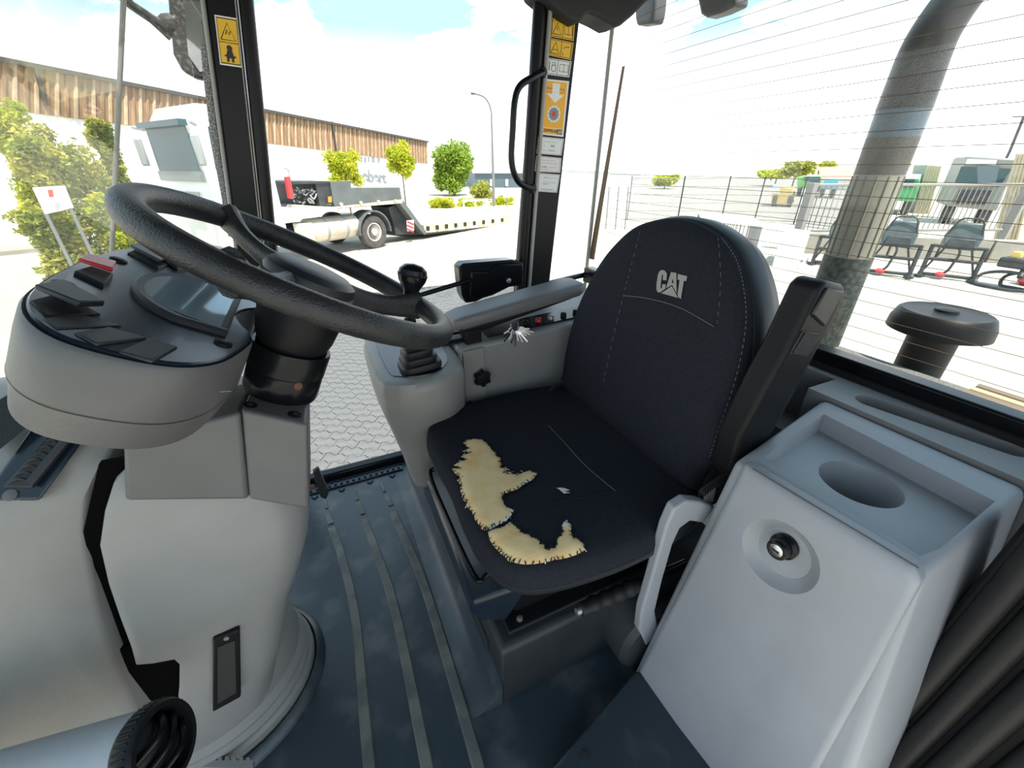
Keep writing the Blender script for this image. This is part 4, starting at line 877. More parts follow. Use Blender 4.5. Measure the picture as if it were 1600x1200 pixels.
pm = MB().prism([(a, b, 0) for a, b in paver_poly(0, 0)], (0, 0, .022)).build('paver', 'paver', gr, smooth=0)
for k, c in enumerate(big):
    q = pm if k == 0 else pm.copy()
    if k: COL.objects.link(q)
    a, b = pw_(c[0], c[1]); q.location = (a, b, GZ + rnd.uniform(-.002, .002)); q.rotation_euler.z = PANG
fld = MB()
for c in cells:
    if c not in bigs: fld.prism([(*pw_(a, b), GZ) for a, b in paver_poly(c[0], c[1])], (0, 0, .022))
tag(fld.build('paver_field', 'paver', gr, smooth=0), kind='stuff')

def crown(name, blobs, n, size, m, par, seed):
    r = random.Random(seed); mb = MB(); tot = sum(b[1].x * b[1].y * b[1].z for b in blobs)
    for c, rad in blobs:
        for _ in range(int(n * rad.x * rad.y * rad.z / tot) + 1):
            d = Vector((r.gauss(0, 1), r.gauss(0, 1), r.gauss(0, 1))).normalized() * (r.random() ** .45) * r.uniform(.82, 1.08)
            p = c + Vector((d.x * rad.x, d.y * rad.y, d.z * rad.z)); s = size * r.uniform(.6, 1.3)
            a = Vector((r.gauss(0, 1), r.gauss(0, 1), r.gauss(0, .7))).normalized(); b = a.cross(Vector((r.gauss(0, 1), r.gauss(0, 1), r.gauss(0, 1)))).normalized()
            nn = a.cross(b) * s * .18
            mb.add([p - a * s, p - b * s * .5 + nn, p + a * s, p + b * s * .5 + nn], [(0, 1, 2), (0, 2, 3)])
    return mb.build(name, m, par, smooth=0)
def plant(name, label, cat, cpx, rpx, d, m, n, size, seed, group=None, trunk=True, base=None, lobes=7):
    """crown centre and half-size given as seen in the photograph, set at its distance d over ground"""
    c = sight(cpx[0], cpx[1], d=d); ex_ = sight(cpx[0] + rpx[0], cpx[1], d=d); ez = sight(cpx[0], cpx[1] - rpx[1], d=d)
    rx = (ex_ - c).length; rz = abs(ez.z - c.z); r = random.Random(seed)
    o = thing(name, label, cat, (c.x, c.y, GZ), group)
    bl = [(c, Vector((rx * .72, rx * .72, rz * .72)))]
    for k in range(lobes):
        t = 2 * PI * k / lobes + r.random(); h = r.uniform(-.6, .6)
        bl.append((c + Vector((math.cos(t) * rx * .55, math.sin(t) * rx * .55, h * rz)), Vector((rx * .42, rx * .42, rz * .38))))
    if not trunk:
        h = c.z - rz * .5
        while h > GZ + rz * .25:
            for k in range(4):
                t = 2 * PI * k / 4 + r.random() * 2; bl.append((Vector((c.x + math.cos(t) * rx * .45, c.y + math.sin(t) * rx * .45, h)), Vector((rx * .45, rx * .45, rz * .35))))
            h -= rz * .55
    crown('foliage', bl, n, size, m, o, seed)
    if trunk:
        pts = [Vector((c.x, c.y, GZ)), Vector((c.x + .02 * rx, c.y, (GZ + c.z) / 2)), Vector((c.x, c.y, c.z + rz * .3))]
        th_ = max(.035, rx * .05); MB().tube(pts, [th_, th_ * .8, th_ * .3], 8).build('trunk', 'bark', o)
        for k in range(4):
            t = 2 * PI * k / 4 + .4; MB().tube([Vector((c.x, c.y, c.z - rz * .4)), c + Vector((math.cos(t) * rx * .6, math.sin(t) * rx * .6, rz * .2))], [th_ * .5, th_ * .15], 6).build('branch', 'bark', o)
    else:
        for k in range(5):
            t = 2 * PI * k / 5; MB().tube([Vector((c.x + .1 * math.cos(t), c.y + .1 * math.sin(t), GZ)), c + Vector((math.cos(t) * rx * .5, math.sin(t) * rx * .5, rz * .3))], [.03, .01], 6).build('stem', 'bark', o)
    return o
# white hall with brown cladding
WA, WB = Vector((12.7, 48.4, 0)), Vector((-8.2, 22.6, 0)); WT = (WA - WB).normalized(); WN = Vector((WT.y, -WT.x, 0))
if WN.dot(EYE - WA) < 0: WN = -WN
def wpt(a, b, off=0): return sight(a, b, plane=(WA + WN * off, WN))
hall = thing('white_hall', 'long white hall with brown corrugated cladding under the roof edge', 'building', (WA + WB) / 2 + Vector((0, 0, GZ)))
tA, tB = wpt(667, 222), wpt(-40, 87); bA, bB = wpt(668, 256), wpt(-40, 165)
gA, gB = Vector((tA.x, tA.y, GZ)), Vector((tB.x, tB.y, GZ))
MB().prism([gB, gA, tA - Vector((0, 0, .1)), tB - Vector((0, 0, .1))], -WN * 9).build('wall', 'white_wall', hall)
nrib = 116
for k in range(nrib):
    t0, t1 = k / nrib, (k + .55) / nrib
    a0, a1 = bB.lerp(bA, t0), bB.lerp(bA, t1); c0_, c1_ = tB.lerp(tA, t0), tB.lerp(tA, t1)
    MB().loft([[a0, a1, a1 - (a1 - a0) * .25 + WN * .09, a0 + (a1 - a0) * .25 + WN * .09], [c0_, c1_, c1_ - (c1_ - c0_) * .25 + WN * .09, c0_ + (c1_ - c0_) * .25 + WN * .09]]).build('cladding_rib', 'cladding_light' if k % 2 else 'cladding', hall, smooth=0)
MB().prism([bB, bA, tA, tB], WN * .035).build('cladding_sheet', 'cladding', hall)
MB().loft([[p + WN * o_ + Vector((0, 0, h)) for o_, h in ((-.3, -.02), (.22, -.06), (.22, .09), (-.3, .12))] for p in (tB, tA)]).build('roof_edge', 'cladding_trim', hall)
for q in (((56, 106), (72, 165)), ((519, 190), (527, 246))):
    MB().tube([wpt(*q[0], .16), wpt(q[1][0], q[1][1], .16)], .07, 8).build('downpipe', 'cladding_trim', hall)
tl = wpt(567, 283, .03); tr_ = wpt(604, 286, .03)
text('wall_lettering', 'ebert', 1.25, tl, tr_ - tl, (0, 0, 1), 'lettering', hall, .02, bold=.035, width=(tr_ - tl).length)
for k, (a, b, c, d) in enumerate(((563, 245, 566, 253), (569, 246, 572, 254), (575, 246, 577, 253), (581, 245, 585, 254), (590, 247, 593, 254))):
    MB().prism([wpt(a, b, .02), wpt(c, b, .02), wpt(c, d, .02), wpt(a, d, .02)], WN * .03).build('faded_letter', 'lettering', hall)

# lorry with low-loader trailer
TA = math.radians(33); TT = Vector((math.cos(TA), math.sin(TA), 0)); TNn = Vector((math.sin(TA), -math.cos(TA), 0)); TP = Vector((1.998, 15.25, 0))
def tw(a, b, off=0): return sight(a, b, plane=(TP + TNn * off, TNn))
def side(par, name, m, pts, depth, off=0, bevel=0): return MB().prism([tw(a, b, off) for a, b in pts], -TNn * depth).build(name, m, par, bevel=bevel)
ZB = lambda L: [(430 + a / 6, 200 + b / 6) for a, b in L]
lor = thing('tractor_lorry', 'white tractor lorry with silver tank parked before the hall', 'lorry', TP + TT * -2.5 + Vector((0, 0, GZ)))
c_fb, c_ft, c_rb, c_rt = tw(345, 350), tw(330, 160), tw(446, 345), tw(436, 176)
def cabring(z, ins=0):
    f = Vector((c_fb.x, c_fb.y, 0)) + TT * ins - TNn * ins; r = Vector((c_rb.x, c_rb.y, 0)) - TNn * ins
    return [Vector((p.x, p.y, z)) for p in (f, r, r - TNn * (2.35 - 2 * ins), f - TNn * (2.35 - 2 * ins))]
zt = c_ft.z
cabb = MB().loft([cabring(GZ + .55), cabring(zt - .75), cabring(zt - .28, .12), cabring(zt - .05, .25), cabring(zt, .45)]).build('cab', 'truck_white', lor, bevel=.06, seg=3)
FC = Vector((c_fb.x, c_fb.y, 0)); FD = -TNn                      # front face runs along FD from FC
def fpt(u, z, off=.02): return FC + FD * (u * 2.35) - TT * off + Vector((0, 0, z))
zw0, zw1 = tw(318, 268).z, tw(318, 197).z
wsn = MB().prism([fpt(.05, zw0), fpt(.95, zw0), fpt(.93, zw1), fpt(.07, zw1)], -TT * .02).build('windscreen', 'truck_window', cabb)
MB().prism([fpt(.02, zw0 - .22, .0), fpt(.98, zw0 - .22, .0), fpt(.98, zw0, .0), fpt(.02, zw0, .0)], -TT * .06).build('wiper_band', 'truck_grey', cabb)
MB().prism([fpt(.04, zw1, .0), fpt(.96, zw1, .0), fpt(.96, zw1 + .12, .0), fpt(.04, zw1 + .12, .0)], -TT * .18).build('sun_visor', 'truck_window', cabb)
MB().prism([fpt(.25, zw0 - .95, .0), fpt(.85, zw0 - .95, .0), fpt(.85, zw0 - .45, .0), fpt(.25, zw0 - .45, .0)], -TT * .05).build('grille', 'truck_grey', cabb)
MB().tube([fpt(.55, zw0 - .62, .07) + (FD * math.cos(t) + Vector((0, 0, 1)) * math.sin(t)) * .17 for t in [2 * PI * k / 20 for k in range(20)]], .02, 6, closed=True).build('emblem_ring', 'steel', cabb)
for t in (90, 210, 330): MB().tube([fpt(.55, zw0 - .62, .07), fpt(.55, zw0 - .62, .07) + (FD * math.cos(math.radians(t)) + Vector((0, 0, 1)) * math.sin(math.radians(t))) * .17], .014, 5).build('emblem_spoke', 'steel', cabb)
swn = MB().prism([c_fb + TT * .25 + TNn * .02 + Vector((0, 0, zw0 + .05 - c_fb.z)), c_fb + TT * 1.0 + TNn * .02 + Vector((0, 0, zw0 + .05 - c_fb.z)), c_fb + TT * 1.0 + TNn * .02 + Vector((0, 0, zw1 - c_fb.z)), c_fb + TT * .35 + TNn * .02 + Vector((0, 0, zw1 - c_fb.z))], TNn * .01).build('side_window', 'truck_window', cabb)
for s_, par in ((TNn * .30, cabb), (FD * 2.65, cabb)):
    p = FC + s_ - TT * .12; MB().box(p + Vector((0, 0, zw0 + .42)), (.16, .16, .62)).build('mirror', 'truck_grey', lor, bevel=.04)
    MB().tube([p + Vector((0, 0, zw1 + .05)), FC + (s_ * .88) + Vector((0, 0, zw1))], .04, 6).build('mirror_arm', 'truck_grey', lor)
MB().prism([fpt(.0, GZ + .35, .0), fpt(1, GZ + .35, .0), fpt(1, GZ + .75, .0), fpt(0, GZ + .75, .0)], -TT * .12).build('bumper', 'truck_grey', lor, bevel=.03)
ch0, ch1 = Vector((c_rb.x, c_rb.y, GZ + .75)) - TNn * 1.175 - TT * 1.5, TP - TNn * 1.175 + TT * 1.0 + Vector((0, 0, GZ + .75))
MB().tube([ch0, ch1], .22, 6).build('chassis', 'truck_dark', lor)
tk = MB().lathe([(.30, 0), (.36, .03), (.36, 1.72), (.30, 1.75)], Vector((0, 0, 0)) + tw(478, 362, -.38), TT, 24).build('tank', 'tank_metal', lor, bevel=.02)
t0_ = tw(478, 362, -.38)
for s_ in (.55, 1.25): MB().lathe([(.368, s_ - .04), (.368, s_ + .04)], t0_, TT, 24).build('tank_strap', 'truck_grey', tk)
MB().box(t0_ - TT * .12 + TNn * .1, (.5, .5, .55)).build('battery_box', 'tank_metal', lor, bevel=.02)
def wheel(par, c, R=.53, w_=.30, ax=TNn):
    o = MB().lathe([(R * .62, -w_), (R * .94, -w_), (R, -w_ * .85), (R, -w_ * .15), (R * .94, 0), (R * .64, .0), (R * .60, -.05)], c, ax, 32).build('tyre', 'tyre', par)
    MB().lathe([(R * .60, -.05), (R * .56, -.02), (R * .50, -.02), (R * .46, -.09), (R * .24, -.10), (R * .22, -.02), (R * .18, .0), (.01, .005)], c, ax, 32).build('rim', 'wheel_metal', o)
    for k in range(10):
        a, b, n = frame(ax); t = 2 * PI * k / 10; MB().lathe([(.022, -.10), (.02, -.07)], c + (a * math.cos(t) + b * math.sin(t)) * R * .34, ax, 6).build('wheel_nut', 'dull_steel', o)
    return o
wheel(lor, TP + Vector((0, 0, GZ + .53))); wheel(lor, TP + Vector((0, 0, GZ + .53)) - TNn * 2.0); wheel(lor, FC + TT * .75 + TNn * .02 + Vector((0, 0, GZ + .53))); wheel(lor, FC + TT * .75 - TNn * 2.0 + Vector((0, 0, GZ + .53)))
wc_ = TP + Vector((0, 0, GZ + .53))
arc = [(math.cos(t) * .64, math.sin(t) * .64) for t in [PI * (-.02 + 1.04 * k / 14) for k in range(15)]]
MB().loft([[wc_ + TT * (u * s_) + Vector((0, 0, v * s_)) + TNn * o_ for s_, o_ in ((1, .06), (1.07, .06), (1.07, -.5), (1, -.5))] for u, v in arc]).build('mudguard', 'truck_panel', lor)

trl = thing('low_loader_trailer', 'dark gooseneck of a low-loader trailer with long beige deck', 'trailer', TP + TT * 4 + Vector((0, 0, GZ)))
side(trl, 'side_board', 'truck_panel', ZB([(515, 505), (705, 495), (712, 560), (1168, 558), (1188, 668), (560, 735), (545, 700)]), .12, .05)
side(trl, 'front_board', 'truck_dark', ZB([(375, 512), (515, 505), (545, 700), (420, 735)]), 2.3, .0)
side(trl, 'top_rail', 'truck_dark', ZB([(160, 503), (515, 497), (515, 515), (160, 530)]), 2.3, .04)
side(trl, 'beam', 'tank_metal', ZB([(145, 740), (160, 715), (420, 735), (560, 738), (1190, 668), (1195, 705), (560, 755), (410, 762)]), .2, .06)
side(trl, 'deck', 'truck_dark', ZB([(160, 715), (420, 735), (1190, 668), (1195, 710), (560, 758), (150, 745)]), 2.3, -.1)
hs = MB()
for k in range(26):
    a = 170 + rnd.uniform(0, 200); b = 560 + rnd.uniform(0, 150); pts = [tw(430 + (a + rnd.uniform(-40, 40)) / 6, 200 + (b + rnd.uniform(-30, 30)) / 6, rnd.uniform(-.4, .0)) for _ in range(4)]
    hs.tube(spline(pts, 4, False), .022, 5)
tag(hs.build('air_hoses', 'truck_grey', trl), kind='stuff')
side(trl, 'ramp_arm', 'truck_panel', ZB([(1165, 668), (1200, 680), (1425, 985), (1400, 1000), (1330, 920), (1240, 800), (1170, 715)]), .25, .05)
side(trl, 'rear_frame', 'truck_dark', ZB([(1060, 745), (1190, 700), (1330, 920), (1400, 1000), (1130, 1000), (1110, 900)]), .9, -.3)
rw = side(trl, 'warning_board', 'white_wall', ZB([(1236, 868), (1298, 862), (1302, 960), (1242, 968)]), .03, .12)
for k in range(3):
    y0 = 870 + k * 34; side(rw, 'red_stripe', 'attachment_red', ZB([(1240, y0), (1298, y0 + 26), (1299, y0 + 44), (1241, y0 + 18)]), .02, .135)
side(trl, 'number_plate', 'orange_plastic', ZB([(495, 645), (528, 640), (533, 695), (500, 698)]), .02, .07)
rk = side(trl, 'red_marker', 'attachment_red', ZB([(105, 460), (140, 455), (178, 655), (140, 662)]), .12, .15)
MB().tube([tw(452, 276, .1), tw(451, 266, .1), tw(444, 262, .1)], .02, 6).build('marker_rod', 'truck_grey', rk)
for a, b in ((612, 715), (797, 700), (963, 690), (1122, 682)): MB().lathe([(.05, 0), (.05, .06)], tw(430 + a / 6, 200 + b / 6, .06), TNn, 10).build('latch', 'tank_metal', trl)
bd = [tw(662, 352, .05), tw(800, 336, .05), tw(803, 350, .05), tw(664, 364, .05)]
bdo = MB().prism(bd, -TNn * 2.5).build('low_deck', 'trailer_bed', trl)
for k in range(9):
    p = tw(668 + k * 14.5, 357 - k * 1.65, .06); MB().box(p, (.16, .06, .16)).build('lash_pocket', 'ink', bdo)
side(trl, 'deck_edge', 'truck_dark', [(664, 363), (803, 349), (803, 352), (664, 367)], 2.4, .02)
side(trl, 'rear_ramp', 'trailer_bed', [(733, 342), (760, 326), (799, 325), (787, 339)], 1.2, -.9)
side(trl, 'ramp_panel', 'white_wall', [(722, 343), (752, 328), (770, 330), (760, 340)], .1, -.4)

# trees and shrubs
plant('young_tree', 'young yellow-green tree before the lettering on the hall', 'tree', (536, 260), (32, 36), 27, 'leaf_yellow', 4200, .085, 1, 'young trees along the hall')
plant('young_tree', 'young yellow-green tree near the free corner of the hall', 'tree', (626, 250), (26, 37), 28, 'leaf_yellow', 4200, .085, 2, 'young trees along the hall')
plant('broad_tree', 'large round green tree beyond the corner of the hall', 'tree', (708, 266), (35, 50), 44, 'leaf_green', 14000, .15, 8, lobes=16)
for k, (a, b, rx_, rz_, d, lb) in enumerate(((692, 322, 28, 15, 31, 'low yellow-green bush at the foot of the hall corner'), (735, 319, 26, 13, 32, 'low bush below the large round tree'), (783, 317, 22, 12, 33, 'low bush around the street lamp foot'), (752, 294, 22, 14, 37, 'mid green shrub between the large tree and the street lamp'))):
    plant('roadside_bush', lb, 'bush', (a, b), (rx_, rz_), d, 'leaf_yellow' if k < 3 else 'leaf_olive', 2400, .10, 20 + k, 'bushes along the road', trunk=False)
for k, (a, b, rx_, rz_, d, m, lb) in enumerate(((10, 200, 50, 60, 13.5, 'leaf_yellow', 'tall bright yellow-green shrub against the brown cladding'), (60, 250, 55, 75, 12.6, 'leaf_olive', 'broad olive shrub behind the white board'), (128, 262, 50, 60, 13.2, 'leaf_olive', 'loose olive shrub beside the lorry'), (158, 215, 26, 45, 14, 'leaf_olive', 'slender olive shrub with a thin top beside the lorry mirror'), (165, 330, 40, 42, 12.5, 'leaf_yellow', 'low bright shrub before the lorry front'), (70, 345, 60, 30, 11.8, 'leaf_olive', 'low spreading shrub under the white board'))):
    plant('kerb_shrub', lb, 'shrub', (a, b), (rx_, rz_), d, m, 7000, .055, 40 + k, 'shrubs beyond the windscreen', trunk=False)
for k, (a, b, rx_, rz_, d, m, lb) in enumerate(((1245, 265, 34, 16, 70, 'leaf_olive', 'dark rounded tree far behind the gate'), (1215, 272, 36, 9, 75, 'leaf_yellow', 'low sunlit tree line far behind the fence'), (1295, 264, 16, 13, 78, 'leaf_yellow', 'small yellow tree behind the red roof'), (1040, 282, 22, 9, 60, 'leaf_yellow', 'yellow hedge behind the mesh fence'), (1400, 262, 20, 12, 80, 'leaf_yellow', 'sunlit tree far behind the green lorry'))):
    plant('far_tree', lb, 'tree', (a, b), (rx_, rz_), d, m, 1100, .42, 60 + k, 'trees far behind the yard')
sb2 = thing('notice_board', 'white board with red print standing among the shrubs', 'sign', sight(85, 340, d=11.3) * 1)
q = [sight(a, b, d=11.3) for a, b in ((50, 293), (100, 290), (114, 325), (70, 335))]
MB().prism(q, (0, .04, 0)).build('board', 'white_wall', sb2)
MB().prism([sight(a, b, d=11.2) for a, b in ((74, 297), (82, 296), (84, 308), (77, 308))], (0, .01, 0)).build('red_print', 'red_ink', sb2)
for a, b in ((72, 334), (110, 325)):
    p = sight(a, b, d=11.32); MB().tube([p, Vector((p.x, p.y, GZ))], .03, 8).build('post', 'galvanised', sb2)
kb_ = MB().prism([Vector((p.x, p.y, GZ)) for p in (sight(-60, 398, z=GZ), sight(215, 372, z=GZ), sight(225, 378, z=GZ), sight(-60, 406, z=GZ))], (0, 0, .12)).build('kerb', 'concrete'); tag(kb_, 'pale concrete kerb along the shrubs', kind='structure')

# street lamp
lb_ = Vector((12.2, 29.2, GZ)); sl2 = thing('street_lamp', 'slender grey street lamp with a curved arm', 'street lamp', lb_)
d_ = math.hypot(12.2, 29.2); top = [sight(a, b, d=d_) for a, b in ((768, 178), (765, 164), (757, 152), (745, 147), (736, 147))]
MB().tube([lb_, sight(770, 250, d=d_)] + spline(top, 3, False), [.11, .085] + [.06] * (len(top) * 3 - 2), 10).build('pole', 'lamp_post', sl2)
MB().loft([[p + v for v in (Vector((0, -.14, 0)), Vector((0, .14, 0)), Vector((0, .10, h)), Vector((0, -.10, h)))] for p, h in ((sight(728, 147, d=d_), .05), (sight(735, 145, d=d_), .14), (sight(742, 146, d=d_), .10))]).build('lamp_head', 'truck_grey', sl2)
# far blue-grey hall, barrier, sign
fh = thing('far_hall', 'low blue-grey hall with pale roof far behind the street lamp', 'building', sight(790, 280, d=60) * 1)
c = [sight(a, b, d=60) for a, b in ((742, 294), (830, 294), (830, 270), (742, 270))]
for p in c[:2]: p.z = GZ
fh.location = (c[0] + c[1]) / 2; WM[fh.name] = Matrix.Translation(fh.location)
MB().prism(c, (3, 12, 0)).build('wall', 'hall_blue', fh)
rf_ = [sight(a, b, d=59.8) for a, b in ((738, 271), (832, 271), (832, 268), (738, 268))]
MB().loft([rf_[:2] + rf_[2:], [p + Vector((3, 12, 2.2)) for p in rf_[:2]] + [p + Vector((3, 12, 2.2)) for p in rf_[2:]]]).build('roof', 'roof_grey', fh)
for a in (768, 792): MB().prism([sight(x, y, d=59.7) for x, y in ((a - 2, 280), (a + 2, 280), (a + 2, 291), (a - 2, 291))], (0, .1, 0)).build('door', 'white_wall', fh)
wb = thing('white_barrier', 'white barrier rail behind the roadside bushes', 'barrier', (8.7, 28.5, GZ))
r0, r1_ = sight(722, 314, d=30.5), sight(763, 312, d=30.5)
MB().tube([r0, r1_], .07, 8).build('rail', 'white_wall', wb)
for t in (.05, .5, .95):
    p = r0.lerp(r1_, t); MB().tube([Vector((p.x, p.y, GZ)), p], .06, 8).build('post', 'white_wall', wb)
sg = thing('yard_sign', 'small white sign on a post beside the far hall', 'sign', (13.4, 28, GZ))
p = sight(792, 304, d=30); MB().prism([sight(a, b, d=30) for a, b in ((787, 297), (797, 297), (797, 309), (787, 309))], (0, .04, 0)).build('panel', 'white_wall', sg)
MB().tube([Vector((p.x, p.y + .05, GZ)), Vector((p.x, p.y + .05, p.z))], .03, 6).build('post', 'galvanised', sg)

# low white building behind the corner glass
wh = thing('white_building', 'low white building behind the narrow side window', 'building', sight(935, 300, d=32) * 1)
c = [sight(a, b, d=32) for a, b in ((864, 300), (1000, 300), (1002, 272), (864, 266))]
for p in c[:2]: p.z = GZ
wh.location = (c[0] + c[1]) / 2; WM[wh.name] = Matrix.Translation(wh.location)
MB().prism(c, (2.5, 5, 0)).build('wall', 'white_wall', wh)
MB().prism([sight(a, b, d=31.9) for a, b in ((864, 268), (1002, 274), (1002, 271), (864, 264))], (2.6, 5.2, 0)).build('roof', 'roof_grey', wh)
# fence
def fence(pa_, pb_, h, lab, posts=True, n=36):
    pa_, pb_ = Vector((pa_[0], pa_[1], GZ)), Vector((pb_[0], pb_[1], GZ)); o = thing('mesh_fence', lab, 'fence', (pa_ + pb_) / 2, 'mesh fence panels round the yard')
    for p in (pa_, pb_): MB().tube([p, p + Vector((0, 0, h + .08))], .035, 6).build('post', 'galvanised', o)
    mb = MB()
    for k in range(n):
        p = pa_.lerp(pb_, (k + .5) / n); mb.tube([p + Vector((0, 0, .06)), p + Vector((0, 0, h))], .013, 4)
    tag(mb.build('upright_wires', 'galvanised', o), kind='stuff')
    for k in range(6):
        z = Vector((0, 0, .1 + (h - .12) * k / 5)); MB().tube([pa_ + z, pb_ + z], .016, 4).build('cross_wire', 'galvanised', o)
    return o
fpnts = [(15.1, 18.2), (17.4, 17.0), (19.4, 16.0), (20.6, 15.0), (21.6, 13.6), (21.2, 11.2)]
flab = ['galvanised mesh fence panel next to the low white building', 'mesh fence panel with the yellow hedge behind it', 'mesh fence panel in the middle of the long run', 'mesh fence panel before the fence corner', 'mesh fence panel after the fence corner, beside the digger']
for k in range(5): fence(fpnts[k], fpnts[k + 1], 2.0, flab[k])
wg = thing('wire_gate', 'narrow wire gate leaf standing before the low white building', 'gate', (12.2, 16.4, GZ))
for a in (947, 962, 977):
    p = sight(a, 352, d=20); MB().tube([Vector((p.x, p.y, GZ)), sight(a + 5, 292, d=20)], .03, 6).build('upright', 'galvanised', wg)
for y in (306, 320, 334): MB().tube([sight(948, y, d=20), sight(980, y, d=20)], .015, 5).build('cross_wire', 'galvanised', wg)
# mesh crate with white lid
cg = thing('mesh_crate', 'long mesh-sided crate with white lid beyond the seat back', 'crate', (12.5, 9.6, GZ))
ca, cbb = sight(1085, 396, z=GZ), sight(1178, 412, z=GZ); cdv = Vector((1.6, 1.6, 0)); hgt = 1.0
base_ = [ca, cbb, cbb + cdv, ca + cdv]
MB().prism([p + Vector((0, 0, hgt)) for p in base_], (0, 0, .06)).build('lid', 'white_wall', cg)
for i in range(4):
    a, b = base_[i], base_[(i + 1) % 4]; MB().tube([a, a + Vector((0, 0, hgt))], .04, 6).build('corner_post', 'white_wall', cg)
    mb = MB()
    for k in range(16): p = a.lerp(b, (k + .5) / 16); mb.tube([p, p + Vector((0, 0, hgt))], .014, 4)
    tag(mb.build('side_wires', 'galvanised', cg), kind='stuff')
lw = thing('concrete_block', 'white L-shaped concrete block at the end of the attachments', 'block', (12.3, 7.7, GZ))
q = [sight(a, b, z=GZ) for a, b in ((1206, 416), (1240, 420), (1252, 408), (1222, 402))]
MB().prism(q, (0, 0, .85)).build('block', 'white_wall', lw, bevel=.02)
MB().prism([p + Vector((.05, -.1, 0)) for p in (q[1], q[2])] + [q[2] + Vector((.25, -.05, 0)), q[1] + Vector((.25, -.05, 0))], (0, 0, .12)).build('foot', 'white_wall', lw)
low = thing('low_wall', 'low beige concrete wall behind the attachments', 'wall', (15.5, 6, GZ))
la, lb2 = Vector((14.3, 8.6, GZ)), Vector((19.5, 3.6, GZ))
for k in range(6):
    p0, p1 = la.lerp(lb2, k / 6 + .004), la.lerp(lb2, (k + 1) / 6 - .004); MB().prism([p0, p1, p1 + Vector((.25, .25, 0)), p0 + Vector((.25, .25, 0))], (0, 0, .62)).build('wall_element', 'concrete', low, bevel=.02)
# sliding gate
gt = thing('bar_gate', 'wide grey bar gate between two thick posts', 'gate', (17, 7.8, GZ))
ga, gb = Vector((14.6, 8.95, GZ)), Vector((21.2, 6.2, GZ))
for p in (ga, gb): MB().box(p + Vector((0, 0, 1.02)), (.22, .22, 2.04)).build('gate_post', 'gate_paint', gt, bevel=.01)
gu = (gb - ga).normalized()
for z in (.62, 1.98): MB().tube([ga + Vector((0, 0, z)), gb + Vector((0, 0, z))], .045, 6).build('rail', 'gate_paint', gt)
for k in range(40):
    p = ga.lerp(gb, (k + .5) / 40); MB().tube([p + Vector((0, 0, .62)), p + Vector((0, 0, 1.98))], .016, 5).build('bar', 'gate_paint', gt)

# attachments on the paving
def attachment(loc, lab, rot, wdt=.95, tall=1.30):
    o = thing('loader_attachment', lab, 'attachment', loc, 'loader attachments on the paving'); R = Matrix.Rotation(rot, 3, 'Z')
    T = lambda x, y, z: Vector(loc) + R @ Vector((x, y, z))
    for s in (-1, 1):
        MB().tube([T(s * wdt / 2, 0, .08), T(s * wdt / 2, .10, .78)], .045, 6).build('upright', 'attachment', o)
        MB().tube([T(s * wdt / 2, -.22, .05), T(s * wdt / 2, .30, .05)], .05, 6).build('skid', 'attachment', o)
        MB().tube([T(s * wdt / 2, .0, .10), T(s * wdt / 4, .12, .72)], .022, 6).build('brace', 'attachment', o)
    for z in (.09, .45, .76): MB().tube([T(-wdt / 2, .10 * z, z), T(wdt / 2, .10 * z, z)], .04, 6).build('cross_bar', 'attachment', o)
    MB().loft([[T(-.30, .06, .70), T(.30, .06, .70), T(.30, .28, .70), T(-.30, .28, .70)], [T(-.34, .12, 1.0), T(.34, .12, 1.0), T(.34, .34, 1.0), T(-.34, .34, 1.0)], [T(-.24, .22, tall), T(.24, .22, tall), T(.24, .34, tall), T(-.24, .34, tall)]]).build('quick_hitch', 'attachment_green', o, bevel=.03)
    MB().loft([[T(-.26, .02, .76), T(.26, .02, .76), T(.26, .10, .76), T(-.26, .10, .76)], [T(-.22, .06, .95), T(.22, .06, .95), T(.22, .13, .95), T(-.22, .13, .95)]]).build('hitch_face', 'attachment', o, bevel=.015)
    MB().tube(spline([T(-.30, .15, 1.0), T(-.2, .16, tall + .06), T(0, .18, tall + .10), T(.2, .16, tall + .06), T(.30, .15, 1.0)], 4, False), .02, 6).build('hoop', 'attachment', o)
    MB().tube(spline([T(-.10, -.02, .12), T(-.02, -.06, .22), T(.02, -.02, .40), T(.05, 0, .60), T(.02, .04, .72)], 4, False), .028, 6).build('hose', 'attachment', o)
    MB().lathe([(.02, 0), (.10, .03), (.11, .08), (.05, .12)], T(-.12, -.05, .05), (0, 0, 1), 14).build('coupling', 'attachment_red', o)
    for s in (-1, 1): MB().box(T(s * wdt / 2, -.05, .03), (.16, .16, .06)).build('foot', 'attachment', o)
    return o
attachment((13.15, 6.85, GZ), 'dark loader attachment with red coupling beside the white concrete block', math.radians(-62))
attachment((13.25, 5.62, GZ), 'dark loader attachment in the middle of the row, right behind the exhaust', math.radians(-62))
attachment((14.15, 4.75, GZ), 'dark loader attachment with grey-green hitch next to the hooped frame', math.radians(-66))
hf = thing('hooped_frame', 'black hooped tube attachment lying on the paving', 'attachment', (14.35, 3.6, GZ))
for k, (x, y) in enumerate(((14.1, 3.72), (14.45, 3.40))):
    lp = [Vector((x, y, GZ)) + Vector((a, b, c)) for a, b, c in ((0, .45, .05), (-.1, .2, .04), (-.12, -.3, .05), (0, -.5, .12), (.15, -.4, .32), (.2, .1, .36), (.15, .45, .25))]
    MB().tube(spline(lp, 5), .035, 8, closed=True).build('hoop', 'attachment', hf)
MB().box((14.5, 3.62, GZ + .55), (.42, .85, .22)).build('head', 'attachment', hf, bevel=.04)
MB().tube([(14.2, 3.55, GZ + .30), (14.45, 3.62, GZ + .50)], .05, 8).build('neck', 'attachment', hf)
